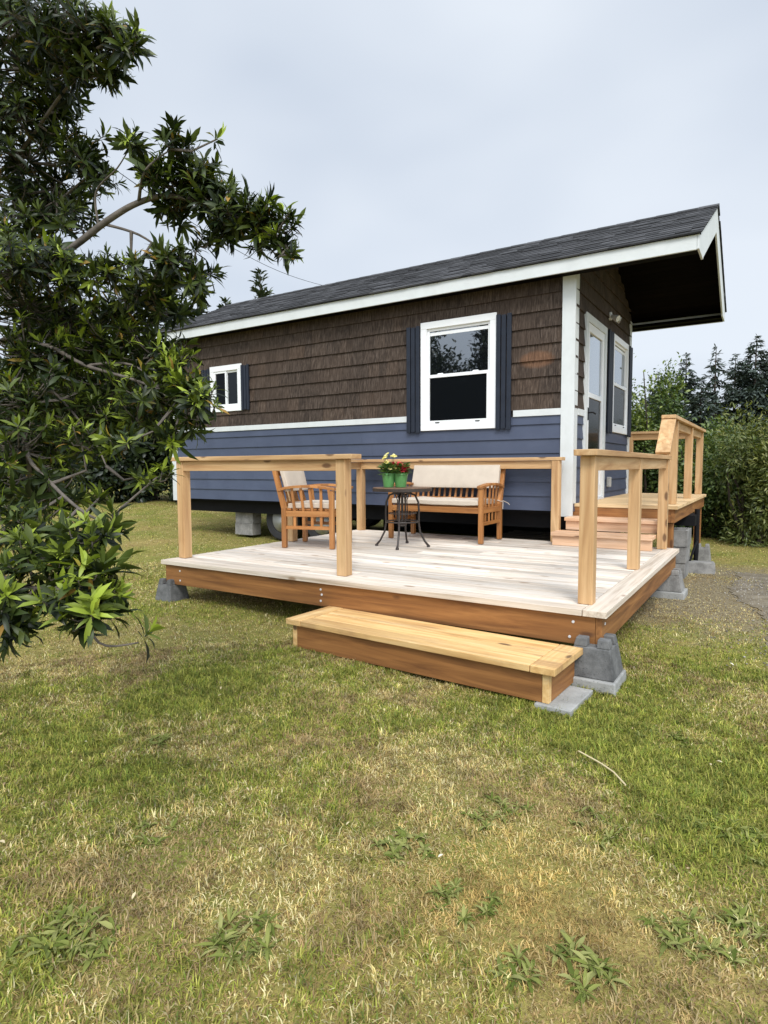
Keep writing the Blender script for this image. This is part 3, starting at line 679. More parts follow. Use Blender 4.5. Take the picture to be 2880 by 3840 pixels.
# roof
RX0, RX1, RE0, RE1, RY, RZ = -9.03, -.69, 6.80, 10.40, 8.60, Z(3.12)
EZ = Z(2.25)                # top of roof deck at eave
slp = (RZ-EZ)/(RY-RE0)
def rbox(mb, x0, x1, s0, s1, t0, t1, side, wedge=0):
    """box lying on a slope: s along slope from eave (0..Ls), t = height above deck"""
    Ls = math.hypot(RY-RE0, RZ-EZ); c, s_ = (RY-RE0)/Ls, (RZ-EZ)/Ls
    def P(x, s, t):
        y = RE0+c*s - s_*t; z = EZ+s_*s+c*t
        if side: y = 2*RY-y
        return (x, y, z)
    mb.hexa([P(x0,s0,t0),P(x1,s0,t0),P(x1,s1,t0),P(x0,s1,t0),P(x0,s0,t1),P(x1,s0,t1),P(x1,s1,t1-wedge),P(x0,s1,t1-wedge)])
Ls = math.hypot(RY-RE0, RZ-EZ)
rf = MB(); rbox(rf, RX0+.012, RX1-.012, .0, Ls-.012, -.03, -.0, 0); rbox(rf, RX0+.012, RX1-.012, .0, Ls-.012, -.03, -.0, 1)
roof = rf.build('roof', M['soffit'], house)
for sd_ in (0, 1):
    mb = MB(); s = -.03; row = 0
    while s < Ls:
        x = RX0-.02-random.uniform(0, .3)
        while x < RX1+.02:
            wd = random.uniform(.12, .34); a, b = max(x, RX0-.02), min(x+wd, RX1+.022); x += wd
            if b-a > .01:
                th = random.choice((.009, .009, .014)); s1 = min(s+.20, Ls+.004); rbox(mb, a+.001, b-.001, s+random.uniform(-.003, .003), s1, .001, .007+th, sd_, wedge=.004+th*.6)
        s += .143; row += 1
    mb.build('shingles', M['roof'], roof)
mb = MB(); x = RX0-.02
while x < RX1: 
    a, b = x, min(x+.24, RX1+.02)
    for q in (-1, 1): mb.hexa([(a,RY,RZ+.012),(b,RY,RZ+.012),(b,RY+q*.14,RZ+.012-.14*slp),(a,RY+q*.14,RZ+.012-.14*slp),(a,RY,RZ+.03),(b,RY,RZ+.026),(b,RY+q*.14,RZ+.026-.14*slp),(a,RY+q*.14,RZ+.03-.14*slp)])
    x += .24
mb.build('ridge_cap', M['roof'], roof)
MB().box(RX0+.03, RX1-.03, RE1-.06, RE1-.0245, Z(2.10), EZ-.06).build('ledger', M['soffit'], roof)
# fascias with a dark drip edge
for yy, s in ((RE0, 1), (RE1, -1)):
    a, b = sorted((yy, yy+s*.024)); MB().box(RX0, RX1-.022, a, b, Z(2.095), EZ-.012).build('fascia', M['white'], roof, bevel=.002)
    a, b = sorted((yy-s*.006, yy+s*.03)); MB().box(RX0-.01, RX1+.01, a-.004, b+.004, EZ-.0115, EZ+.014).build('drip_edge', M['black'], roof)
for xx in ((RX1-.02, RX1), (RX0, RX0+.02)):
    for sd_ in (0, 1):
        pts = [(RE0+.001, Z(2.10)), (RE0+.001, EZ-.004), (RY-.0005, RZ-.01), (RY-.0005, RZ-.31), (RE0+.42, Z(2.135)), (RE0+.38, Z(2.10))]
        if sd_: pts = [(2*RY-a, b) for a, b in pts]
        MB().prism(pts, 'x', *xx).build('rake_board', M['white'], roof, bevel=.002)
# soffit planks under the slopes and a level tie behind the fascia
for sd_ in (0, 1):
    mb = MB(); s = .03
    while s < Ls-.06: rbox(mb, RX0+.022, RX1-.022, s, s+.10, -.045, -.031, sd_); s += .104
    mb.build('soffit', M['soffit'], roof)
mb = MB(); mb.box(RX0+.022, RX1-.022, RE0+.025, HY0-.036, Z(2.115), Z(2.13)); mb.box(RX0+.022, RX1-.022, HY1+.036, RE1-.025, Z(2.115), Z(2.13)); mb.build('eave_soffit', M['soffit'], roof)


# windows
def slider(side, u0, u1, z0, z1, double_hung=True, name='window'):
    fw = .085
    mb = MB(); slab(mb, side, u0, u1, z1-fw, z1, .040, .040, -.03); slab(mb, side, u0, u1, z0, z0+fw, .040, .040, -.03)
    slab(mb, side, u0, u0+fw, z0+fw, z1-fw, .0395, .0395, -.03); slab(mb, side, u1-fw, u1, z0+fw, z1-fw, .0395, .0395, -.03)
    w_ = mb.build(name, M['vinyl'], house, bevel=.003)
    a, b, c, d = u0+fw, u1-fw, z0+fw, z1-fw; s_ = .032
    def ring(a, b, c, d, o0, wd):
        m_ = MB(); slab(m_, side, a, b, d-wd, d, o0, o0, o0-.03); slab(m_, side, a, b, c, c+wd, o0, o0, o0-.03)
        slab(m_, side, a, a+wd, c+wd, d-wd, o0-.0005, o0-.0005, o0-.03); slab(m_, side, b-wd, b, c+wd, d-wd, o0-.0005, o0-.0005, o0-.03); return m_
    if double_hung:
        zm = (c+d)/2
        ring(a, b, zm-.015, d, .012, s_).build('upper_sash', M['vinyl'], w_, bevel=.002); ring(a, b, c, zm+.02, .030, s_+.008).build('lower_sash', M['vinyl'], w_, bevel=.002)
        m_ = MB(); slab(m_, side, a+s_, b-s_, zm, d-s_, -.002, -.002, -.006); m_.build('upper_pane', M['glass'], w_)
        m_ = MB(); slab(m_, side, a+s_+.008, b-s_-.008, c+s_+.008, zm-.02, .014, .014, .010); m_.build('lower_pane', M['screen'], w_)
        for q in (.22, .78):
            m_ = MB(); uu = a+(b-a)*q; slab(m_, side, uu-.035, uu+.035, zm+.02, zm+.034, .03, .024, .002); m_.build('latch', M['vinyl'], w_, bevel=.002)
        for q in (.18, .82):
            m_ = MB(); uu = a+(b-a)*q; slab(m_, side, uu-.028, uu+.028, c+.010, c+.020, .042, .038, .03); m_.build('clip', M['black'], w_)
        m_ = MB(); slab(m_, side, a+s_+.002, b-s_-.002, d-s_-.055, d-s_-.015, .001, .001, -.0015); m_.build('blind_headrail', M['vinyl'], w_)
    else:
        um = (a+b)/2
        ring(a, um+.015, c, d, .030, s_).build('left_sash', M['vinyl'], w_, bevel=.002); ring(um-.015, b, c, d, .012, s_).build('right_sash', M['vinyl'], w_, bevel=.002)
        m_ = MB(); slab(m_, side, a+s_, um-.017, c+s_, d-s_, .012, .012, .008); m_.build('pane', M['screen'], w_)
        m_ = MB(); slab(m_, side, um+.017, b-s_, c+s_, d-s_, -.004, -.004, -.008); m_.build('pane', M['glass2'], w_)
    return w_
M['glass2'] = glass('small_window_glass', .02, frk=.3)
slider('f', -3.895, -2.86, Z(.462), Z(1.835)); slider('f', -7.82, -7.11, Z(.90), Z(1.63), False)
slider('g', 8.86, 9.90, Z(.47), Z(1.81))
def shutter(side, u0, wd, z0, z1):
    mb = MB(); n = 3; gp = .014; bw_ = (wd-gp*(n-1))/n
    for k in range(n):
        a = u0+k*(bw_+gp); slab(mb, side, a, a+bw_, z0+(.01 if k == 1 else 0), z1-(.01 if k == 1 else 0), .058, .058, .036)
    s = mb.build('shutter', M['shutter'], house, bevel=.003)
    for zz in (z0+.16, z1-.16-.07):
        mb = MB(); slab(mb, side, u0+.004, u0+wd-.004, zz, zz+.07, .0355, .0355, .02); mb.build('batten', M['shutter'], s)
shutter('f', -3.90-.195, .19, Z(.44), Z(1.80)); shutter('f', -2.857, .19, Z(.44), Z(1.80))
shutter('f', -7.825-.17, .165, Z(.90), Z(1.60)); shutter('f', -7.105, .165, Z(.90), Z(1.60))
shutter('g', 8.55, .26, Z(.44), Z(1.80)); shutter('g', 9.905, .20, Z(.44), Z(1.80))
# door with storm door
dm = MB(); fw = .09
slab(dm, 'g', 7.45, 8.48, Z(1.80)-fw, Z(1.80), .042, .042, -.03); slab(dm, 'g', 7.45, 7.45+fw, LZ+.002, Z(1.80)-fw, .042, .042, -.03); slab(dm, 'g', 8.48-fw, 8.48, LZ+.002, Z(1.80)-fw, .042, .042, -.03)
casing = dm.build('door_frame', M['white'], house, bevel=.002)
a, b, c, d = 7.45+fw+.004, 8.48-fw-.004, LZ+.03, Z(1.80)-fw-.004
mb = MB(); sw = .10; zm = Z(.86)
slab(mb, 'g', a, b, d-sw, d, .030, .030, -.005); slab(mb, 'g', a, b, c, c+.16, .030, .030, -.005); slab(mb, 'g', a, a+sw, c+.16, d-sw, .0295, .0295, -.005); slab(mb, 'g', b-sw, b, c+.16, d-sw, .0295, .0295, -.005)
slab(mb, 'g', a+sw, b-sw, zm-.03, zm+.03, .029, .029, .0)
slab(mb, 'g', a+sw, b-sw, c+.16, Z(-.02), .024, .024, .0)
door = mb.build('door', M['vinyl'], house, bevel=.003)
m_ = MB(); slab(m_, 'g', a+sw, b-sw, zm+.03, d-sw, .010, .010, .004); m_.build('upper_pane', M['doorglass'], door)
m_ = MB(); slab(m_, 'g', a+sw, b-sw, Z(-.02), zm-.03, .012, .012, .006); m_.build('lower_pane', M['screen'], door)
m_ = MB(); x = HX1+.03; m_.box(x, x+.008, a+.035, a+.065, Z(.55), Z(.70)); m_.tube([(x+.008, a+.05, Z(.64)), (x+.06, a+.05, Z(.64)), (x+.065, a+.16, Z(.63))], .009, 8); m_.build('handle', M['black'], door)
MB().box(HX1+.001, HX1+.06, 7.53, 8.40, LZ+.001, LZ+.028).build('threshold', M['rim'], door)
# porch light and outlet cover
m_ = MB(); yl, zl = 8.70, Z(2.0)
pl = MB().prism([(yl+.055*math.cos(q*math.pi/8), zl+.055*math.sin(q*math.pi/8)) for q in range(16)], 'x', HX1+.01, HX1+.04).build('porch_light', M['vinyl'], house, smooth=False)
for s in (-1, 1): MB().tube([(HX1+.04, yl+s*.02, zl), (HX1+.08, yl+s*.05, zl-.03), (HX1+.14, yl+s*.07, zl-.06)], [.018, .030, .042], 12).build('lamp_head', M['lamp_glass'], pl)
MB().box(HX1+.016, HX1+.07, 8.70, 8.78, Z(-.29), Z(-.15)).build('outlet_cover', M['paver'], house, bevel=.012)
# trailer underbody
mb = MB()
for yy in (7.22, 9.86): mb.box(HX0+.1, HX1-.02, yy, yy+.09, Z(-.74), Z(-.53))
x = HX0+.15
while x < HX1-.2: mb.box(x, x+.06, 7.311, 9.859, Z(-.66), Z(-.55)); x += .6
mb.box(HX0+.02, HX1-.02, HY0+.03, HY1-.03, Z(-.548), Z(-.522))
mb.beam((HX1-.02, 7.9, Z(-.66)), (-1.05, 8.45, Z(-.66)), .08, .13); mb.beam((HX1-.02, 9.3, Z(-.66)), (-1.05, 8.75, Z(-.66)), .08, .13); mb.box(-1.15, -.80, 8.36, 8.84, Z(-.745), Z(-.615))
mb.build('chassis', M['black'], house)
mb = MB(); mb.tube([(-.80, 8.62, Z(-1.29)), (-.80, 8.62, Z(-1.1)), (-.80, 8.62, Z(-.55))], [.02,.03,.03], 10); mb.tube([(-.86, 8.25, Z(-1.28)), (-.80, 8.45, Z(-1.0)), (-.79, 8.62, Z(-.95))], .014, 6); mb.box(-.88, -.72, 8.54, 8.70, Z(-1.305), Z(-1.29))
mb.build('tongue_jack', M['black'], house)
def wheel(cx, cy, sgn=-1):
    cz = float(gz(cx, cy))+.34
    yo = cy-.10
    mb = MB(); prof = [(.19, .07), (.20, 0), (.235, -.010), (.30, -.018), (.325, 0), (.338, .03), (.34, .09), (.338, .15), (.325, .19), (.20, .2)]
    mb.lathe([(r, yo-cy+hh) for r, hh in prof], (cx, cy, cz), 40, 'y')
    wv = MB().lathe([(.02, .03), (.06, .0), (.065, .045), (.12, .05), (.15, .035), (.17, .02), (.19, .0)], (cx, yo, cz), 32, 'y')
    t = mb.build('wheel', M['rubber'], house, smooth=False)
    r = wv.build('rim', M['rim'], t, smooth=True)
    mh = MB()
    for k in range(12):
        a_ = k*math.pi/6; mh.tube([(cx+.14*math.cos(a_), yo+.030, cz+.14*math.sin(a_)), (cx+.14*math.cos(a_), yo+.06, cz+.14*math.sin(a_))], .014, 8)
    for k in range(5):
        a_ = k*math.pi*.4; mh.tube([(cx+.085*math.cos(a_), yo+.02, cz+.085*math.sin(a_)), (cx+.085*math.cos(a_), yo+.05, cz+.085*math.sin(a_))], .01, 6)
    mh.build('hub_holes', M['black'], t)
    MB().tube([(cx, cy+.1, cz), (cx, 8.6, cz)], .035, 10).build('axle', M['black'], t)
wheel(-6.60, 7.42); wheel(-5.78, 7.42); wheel(-6.60, 9.78); wheel(-5.78, 9.78)
MB().box(-6.35, HX1-.04, 9.95, 9.99, float(gz(-5, 10))-.05, Z(-.55)).build('rear_blackout_panel', M['black'], house)  # black panel added on the far side to keep the underside dark
# dark pallet and box stored under the house
g = float(gz(-2.8, 8))
mb = MB()
for k in range(5): mb.box(-3.2, -2.35, 7.75+k*.2, 7.75+k*.2+.1, g+.30, g+.32)
for k in range(3): mb.box(-3.2+k*.4, -3.16+k*.4, 7.75, 8.6, g+.0, g+.299)
tag(mb.build('storage_crate', paint('grey_plank', (.10,.085,.07), .8), loc=(-2.8, 8.1, g)), 'low dark slatted crate stored in the shadow under the house', 'crate')

# ------------------------------------------------------------------ teak chair and bench
def teak_seat(name, loc, rz, width, label, cat, ns_back, ns_side=4):
    t = thing(name, loc, label, cat, rz=rz); ORG[t] = None
    W = width/2; F, B = -.27, .27          # local: x across, faces -y
    lw = .05
    tx, ty, tz = M['teak_x'], M['teak_y'], M['teak_z']
    for s in (-1, 1):
        MB().box(s*W-lw/2, s*W+lw/2, F-lw/2, F+lw/2, 0, .61).build('leg', tz, t, bevel=.004)
        mb = MB(); mb.hexa([(s*W-lw/2, B-lw/2, 0), (s*W+lw/2, B-lw/2, 0), (s*W+lw/2, B+lw/2, 0), (s*W-lw/2, B+lw/2, 0), (s*W-lw/2, B-lw/2, .42), (s*W+lw/2, B-lw/2, .42), (s*W+lw/2, B+lw/2, .42), (s*W-lw/2, B+lw/2, .42)])
        mb.hexa([(s*W-lw/2, B-lw/2, .42), (s*W+lw/2, B-lw/2, .42), (s*W+lw/2, B+lw/2, .42), (s*W-lw/2, B+lw/2, .42), (s*W-lw/2, B+.09, .84), (s*W+lw/2, B+.09, .84), (s*W+lw/2, B+.13, .84), (s*W-lw/2, B+.13, .84)])
        mb.build('leg', tz, t, bevel=.003)
        mb = MB(); n = 7     # arched arm
        for k in range(n):
            y0, y1 = F-.04+(B+.10-F)*k/n, F-.04+(B+.10-F)*(k+1)/n
            hz = lambda y: .612+.030*math.sin(math.pi*min(1, max(0, (y-F+.04)/(B-F+.10))))-.02*max(0, (y-B)/.1)
            mb.hexa([(s*W-.035,y0,hz(y0)),(s*W+.035,y0,hz(y0)),(s*W+.035,y1,hz(y1)),(s*W-.035,y1,hz(y1)),(s*W-.035,y0,hz(y0)+.028),(s*W+.035,y0,hz(y0)+.028),(s*W+.035,y1,hz(y1)+.028),(s*W-.035,y1,hz(y1)+.028)])
        mb.build('arm', ty, t, bevel=.003)
        MB().box(s*W-.015, s*W+.015, F+lw/2, B-lw/2, .20, .235).build('side_stretcher', ty, t)
        mb = MB()
        for k in range(ns_side):
            y0 = -.15+.30*k/(ns_side-1)
            mb.beam((s*W, y0, .235), (s*W, y0, .40), .012, .028, (0,1,0)); mb.beam((s*W, y0, .40), (s*W+s*.0, y0+(.03 if k else .0), .636), .012, .028, (0,1,0))
        mb.build('arm_slats', tz, t)
    MB().box(-W+lw/2, W-lw/2, F-.018, F+.018, .335, .40).build('front_apron', tx, t, bevel=.003)
    MB().box(-W+lw/2, W-lw/2, B-.018, B+.018, .335, .40).build('back_apron', tx, t)
    for s in (-1, 1): MB().box(s*W-.014, s*W+.014, F+lw/2, B-lw/2, .335, .395).build('side_apron', ty, t)
    mb = MB()
    for k in range(7): y0 = F+.035+k*.073; mb.box(-W+lw/2, W-lw/2, y0, y0+.055, .401, .418)
    mb.build('seat', tx, t)
    bp = lambda z: B+.0+(.11)*(z-.42)/.42
    mb = MB(); mb.beam((-W+lw/2, bp(.80), .80), (W-lw/2, bp(.80), .80), .028, .07); mb.beam((-W+lw/2, bp(.46), .46), (W-lw/2, bp(.46), .46), .028, .05)
    for k in range(ns_back):
        x = -W+.06+(2*W-.12)*k/(ns_back-1); mb.beam((x, bp(.48), .48), (x, bp(.77), .77), .026, .012, (0,1,0))
    mb.build('backrest', tz, t, bevel=.002)
    # cushions, subdivided boxes that bulge
    def cushion(nm, x0, x1, y0, y1, z0, z1, shear=0., nx=10):
        bm = bmesh.new(); bmesh.ops.create_cube(bm, size=1)
        for v in bm.verts:
            v.co = Vector((x0+(v.co.x+.5)*(x1-x0), y0+(v.co.y+.5)*(y1-y0), z0+(v.co.z+.5)*(z1-z0)))
        bmesh.ops.subdivide_edges(bm, edges=bm.edges[:], cuts=5, use_grid_fill=True)
        for v in bm.verts:
            u, q, r_ = [(c-(a_+b_)/2)/((b_-a_)/2) for c, a_, b_ in zip(v.co, (x0,y0,z0), (x1,y1,z1))]
            n_ = 0.008*math.sin(v.co.x*17+v.co.y*9)+.004*math.sin(v.co.x*41+v.co.z*23)
            if abs(y1-y0) < abs(z1-z0):
                v.co.y += (.012*(1-u**4)*(1-r_**4)*(1 if q > 0 else -1))*abs(q)+n_*.6; v.co.y += shear*(v.co.z-z0)
            else: v.co.z += (.012*(1-u**4)*(1-q**4)*(1 if r_ > 0 else -1))*abs(r_)+n_*.6
        me = bpy.data.meshes.new(nm); bm.to_mesh(me); bm.free(); me.materials.append(M['cushion'])
        for p in me.polygons: p.use_smooth = True
        o = bpy.data.objects.new(nm, me); COL.objects.link(o); o.parent = t
        md = o.modifiers.new('bevel', 'BEVEL'); md.width = .018; md.segments = 3; md.limit_method = 'ANGLE'; md.angle_limit = R(60)
        return o
    sc_ = cushion('seat_cushion', -W+.028, W-.028, F-.03, B-.03, .422, .475)
    bc = cushion('back_cushion', -W+.005, W-.005, B-.055, B-.005, .60, .875, .262)
    # strap folded over the top and ties
    mb = MB()
    s = 1
    mb.tube([(s*W-.02, B-.03, .46), (s*W+.04, B+.02, .45), (s*W+.10, B+.0, .43), (s*W+.13, B-.02, .41)], .004, 6)
    mb.tube([(s*W-.02, B-.03, .46), (s*W+.05, B-.02, .44), (s*W+.06, B-.05, .36)], .004, 6)
    mb.build('tie', M['cushion'], sc_)
    return t
teak_seat('garden_bench', (-3.30, 6.53, DT+.004), 0, 1.17, 'two seat teak bench with cream cushions by the back rail', 'bench', 15)
teak_seat('garden_chair', (-4.22, 5.27, DT+.004), R(90+17), .56, 'teak armchair with cream cushions at the left of the round table', 'armchair', 6)

# ------------------------------------------------------------------ round table
TC = Vector((-3.37, 5.66, DT+.002))
tb = thing('round_table', TC, 'small round plank topped table on four curved dark iron legs, holding two flower pots', 'table')
zt = TC.z+.61
mb = MB(); n = 6; rad = .315
for k in range(n):
    y0, y1 = -rad+2*rad*k/n+.001, -rad+2*rad*(k+1)/n-.001; pts = []
    for q in range(9): yy = y0+(y1-y0)*q/8; pts.append((math.sqrt(max(0, rad*rad-yy*yy)), yy))
    for q in range(8, -1, -1): yy = y0+(y1-y0)*q/8; pts.append((-math.sqrt(max(0, rad*rad-yy*yy)), yy))
    pts = [p for i, p in enumerate(pts) if i == 0 or (Vector(p)-Vector(pts[i-1])).length > 1e-4]
    mb.prism([(TC.x+a_, TC.y+b_) for a_, b_ in pts], 'z', zt, zt+.028)
mb.build('tabletop', M['tabletop'], tb)
MB().lathe([(rad-.012, -.012), (rad+.004, -.012), (rad+.006, .02), (rad+.001, .02), (rad+.001, -.004), (rad-.012, -.004)], (TC.x, TC.y, zt), 40).build('rim_band', M['iron'], tb)
for k in range(4):
    a_ = R(20+90*k); c_, s_ = math.cos(a_), math.sin(a_)
    prof = [(.03, .555), (.08, .575), (.14, .555), (.175, .48), (.182, .38), (.18, .26), (.195, .16), (.245, .06), (.285, .012)]
    MB().tube([(TC.x+r*c_, TC.y+r*s_, TC.z+z_) for r, z_ in prof], [.011]*8+[.013], 8).build('leg', M['iron'], tb, smooth=True)
def ring_tube(mb, c, r, z, rr, n=28):
    pts = [(c.x+r*math.cos(2*math.pi*k/n), c.y+r*math.sin(2*math.pi*k/n), z) for k in range(n+1)]; mb.tube(pts, rr, 6)
for rr_, zz_, t_ in ((.18, .27, .009), (.15, .36, .006), (.10, .585, .008)): mb = MB(); ring_tube(mb, TC, rr_, TC.z+zz_, t_); mb.build('ring_brace', M['iron'], tb, smooth=True)
mb = MB(); mb.tube([(TC.x, TC.y, TC.z+.24), (TC.x, TC.y, zt-.001)], .014, 10)
for k in range(4):
    a_ = R(65+90*k); c_, s_ = math.cos(a_), math.sin(a_)
    mb.tube([(TC.x, TC.y, TC.z+.25), (TC.x+.06*c_, TC.y+.06*s_, TC.z+.28), (TC.x+.07*c_, TC.y+.07*s_, TC.z+.36), (TC.x+.06*c_, TC.y+.06*s_, TC.z+.5), (TC.x+.1*c_, TC.y+.1*s_, TC.z+.58)], .006, 6)
mb.lathe([(.02, .22), (.05, .23), (.05, .24), (.02, .26)], TC, 16)
mb.build('centre_screw', M['iron'], tb, smooth=False)
for k in range(4):
    a_ = R(20+90*k); MB().lathe([(.016, 0), (.019, .003), (.016, .02)], (TC.x+.285*math.cos(a_), TC.y+.285*math.sin(a_), TC.z), 10).build('foot', M['iron'], tb)

LEAFG = foliage('pot_leaf', [(0, (.035,.085,.02)), (.5, (.06,.13,.03)), (1, (.10,.18,.05))], (.2,.3,.06))
def petals(name, col, col2):
    m, t, b = mat(name); L_(t, ramp(t, island(t), [(0, col), (1, col2)]), b.inputs['Base Color']); b.inputs['Roughness'].default_value = .6; return m
def potted(cx, cy, label, kind, s=1.):
    z0 = zt+.0295
    t = thing('potted_flowers', (cx, cy, z0), label, 'flower pot')
    pot_ = MB().lathe([(.052*s, 0), (.056*s, .003), (.074*s, .125), (.078*s, .13), (.078*s, .15), (.070*s, .15), (.068*s, .125), (.01, .122)], (cx, cy, z0), 24).build('pot', M['pot'], t, smooth=False)
    MB().lathe([(.066*s, .118), (.064*s, .128), (.01, .132)], (cx, cy, z0), 20).build('soil', M['soil'], t)
    n = 170; th = RNG.random(n)*2*np.pi; el = RNG.random(n)
    P = np.stack([cx+np.cos(th)*.075*el, cy+np.sin(th)*.075*el, z0+.13+.11*RNG.random(n)], 1)
    D = np.stack([np.cos(th), np.sin(th), .2+.9*RNG.random(n)], 1)
    V, lo, sz = leaf_arrays(P, D, np.tile([0, 0, 1.], (n, 1))+RNG.normal(0, .2, (n, 3)), .045+.035*RNG.random(n), .010+.008*RNG.random(n))
    np_mesh('foliage', V, lo, sz, LEAFG, t, tint=np.repeat(RNG.random(n)*.4, 8))
    if kind == 'red':
        nf, spread, hh, pl_, m_ = 17, .085, (.16, .25), .034, petals('red_petals', (.32,.006,.018), (.50,.012,.03))
    else:
        nf, spread, hh, pl_, m_ = 17, .10, (.19, .34), .026, petals('yellow_petals', (.62,.50,.06), (.78,.72,.30))
    P = []; D = []; mbst = MB()
    for k in range(nf):
        a_ = random.uniform(0, 6.28); rr = spread*math.sqrt(random.random()); hz = random.uniform(*hh)
        if kind == 'yellow' and k == 0: a_, rr, hz = 2.6, .03, .36
        c = Vector((cx+rr*math.cos(a_), cy+rr*math.sin(a_), z0+hz)); up = Vector((math.cos(a_)*rr*6, math.sin(a_)*rr*6-.5, .8)).normalized()
        mbst.tube([(cx+rr*.3*math.cos(a_), cy+rr*.3*math.sin(a_), z0+.12), c], .0018, 5)
        x = up.orthogonal().normalized(); y = up.cross(x)
        for lay, (np_, tilt) in enumerate(((8, .25), (6, .8), (4, 1.6)) if kind == 'red' else ((9, .2),)):
            for q in range(np_):
                b_ = 6.283*q/np_+lay*.4; P.append(c+up*.003*lay); D.append((x*math.cos(b_)+y*math.sin(b_)+up*tilt).normalized())
    n = len(P); P = np.array([tuple(p) for p in P]); D = np.array([tuple(p) for p in D])
    V, lo, sz = leaf_arrays(P, D, np.tile([.1, -.3, 1.], (n, 1)), pl_*(.8+.4*RNG.random(n)), pl_*.33*np.ones(n))
    np_mesh('flowers', V, lo, sz, m_, t); mbst.build('stems', LEAFG, t)
potted(-3.37, 5.63, 'green glazed pot of red flowers on the round table', 'red')
potted(-3.485, 5.57, 'green glazed pot of yellow flowers on the round table', 'yellow', .95)

# ------------------------------------------------------------------ vegetation
BARK = paint('grey_bark', (.11,.092,.075), .85, .35, 30, .004)
BARKD = paint('dark_bark', (.05,.038,.028), .9, .35, 20, .006)
LEAF = foliage('glossy_evergreen_leaf', [(0, (.006,.011,.004)), (.45, (.014,.026,.007)), (.85, (.045,.068,.015)), (.975, (.07,.10,.025)), (.985, (.26,.15,.03)), (1, (.34,.20,.04))], (.40,.50,.06), rough=.42, transl=.24, spec=.32)
def whorls(C, DIR, size, young, nl=15, wf=1.):
    """rosettes of leaves: C centres, DIR twig directions, size leaf length, young 0..1"""
    P = []; D = []; U = []; Ln = []; W = []; T_ = []
    n = len(C)
    DIR = nrm(DIR); X = nrm(np.cross(DIR, RNG.normal(0, 1, (n, 3)))); Y = np.cross(DIR, X)
    for k in range(nl):
        ph = k*2.39996+RNG.normal(0, .25, n); up_ = k/(nl-1)          # 0 outer/old .. 1 inner/young
        tilt = np.radians(88-62*up_+RNG.normal(0, 19, n))
        d = (X*np.cos(ph)[:, None]+Y*np.sin(ph)[:, None])*np.sin(tilt)[:, None]+DIR*np.cos(tilt)[:, None]
        ln = size*(1-.30*up_)*RNG.uniform(.45, 1.25, n)
        P.append(C+DIR*((up_-.75)*size*.45)[:, None] if hasattr(size, '__len__') else C+DIR*((up_-.75)*size*.45)); D.append(d); U.append(DIR+RNG.normal(0, .12, (n, 3))); Ln.append(ln); W.append(ln*RNG.uniform(.095, .145, n)*wf)
        T_.append(np.clip(young*(up_*1.35-.35), 0, 1))
    P, D, U = map(np.concatenate, (P, D, U)); Ln, W, T_ = map(np.concatenate, (Ln, W, T_))
    V, lo, sz = leaf_arrays(P, D, U, Ln, W, droop=.12+.25*RNG.random(len(P)))
    return V, lo, sz, np.repeat(T_, 8)
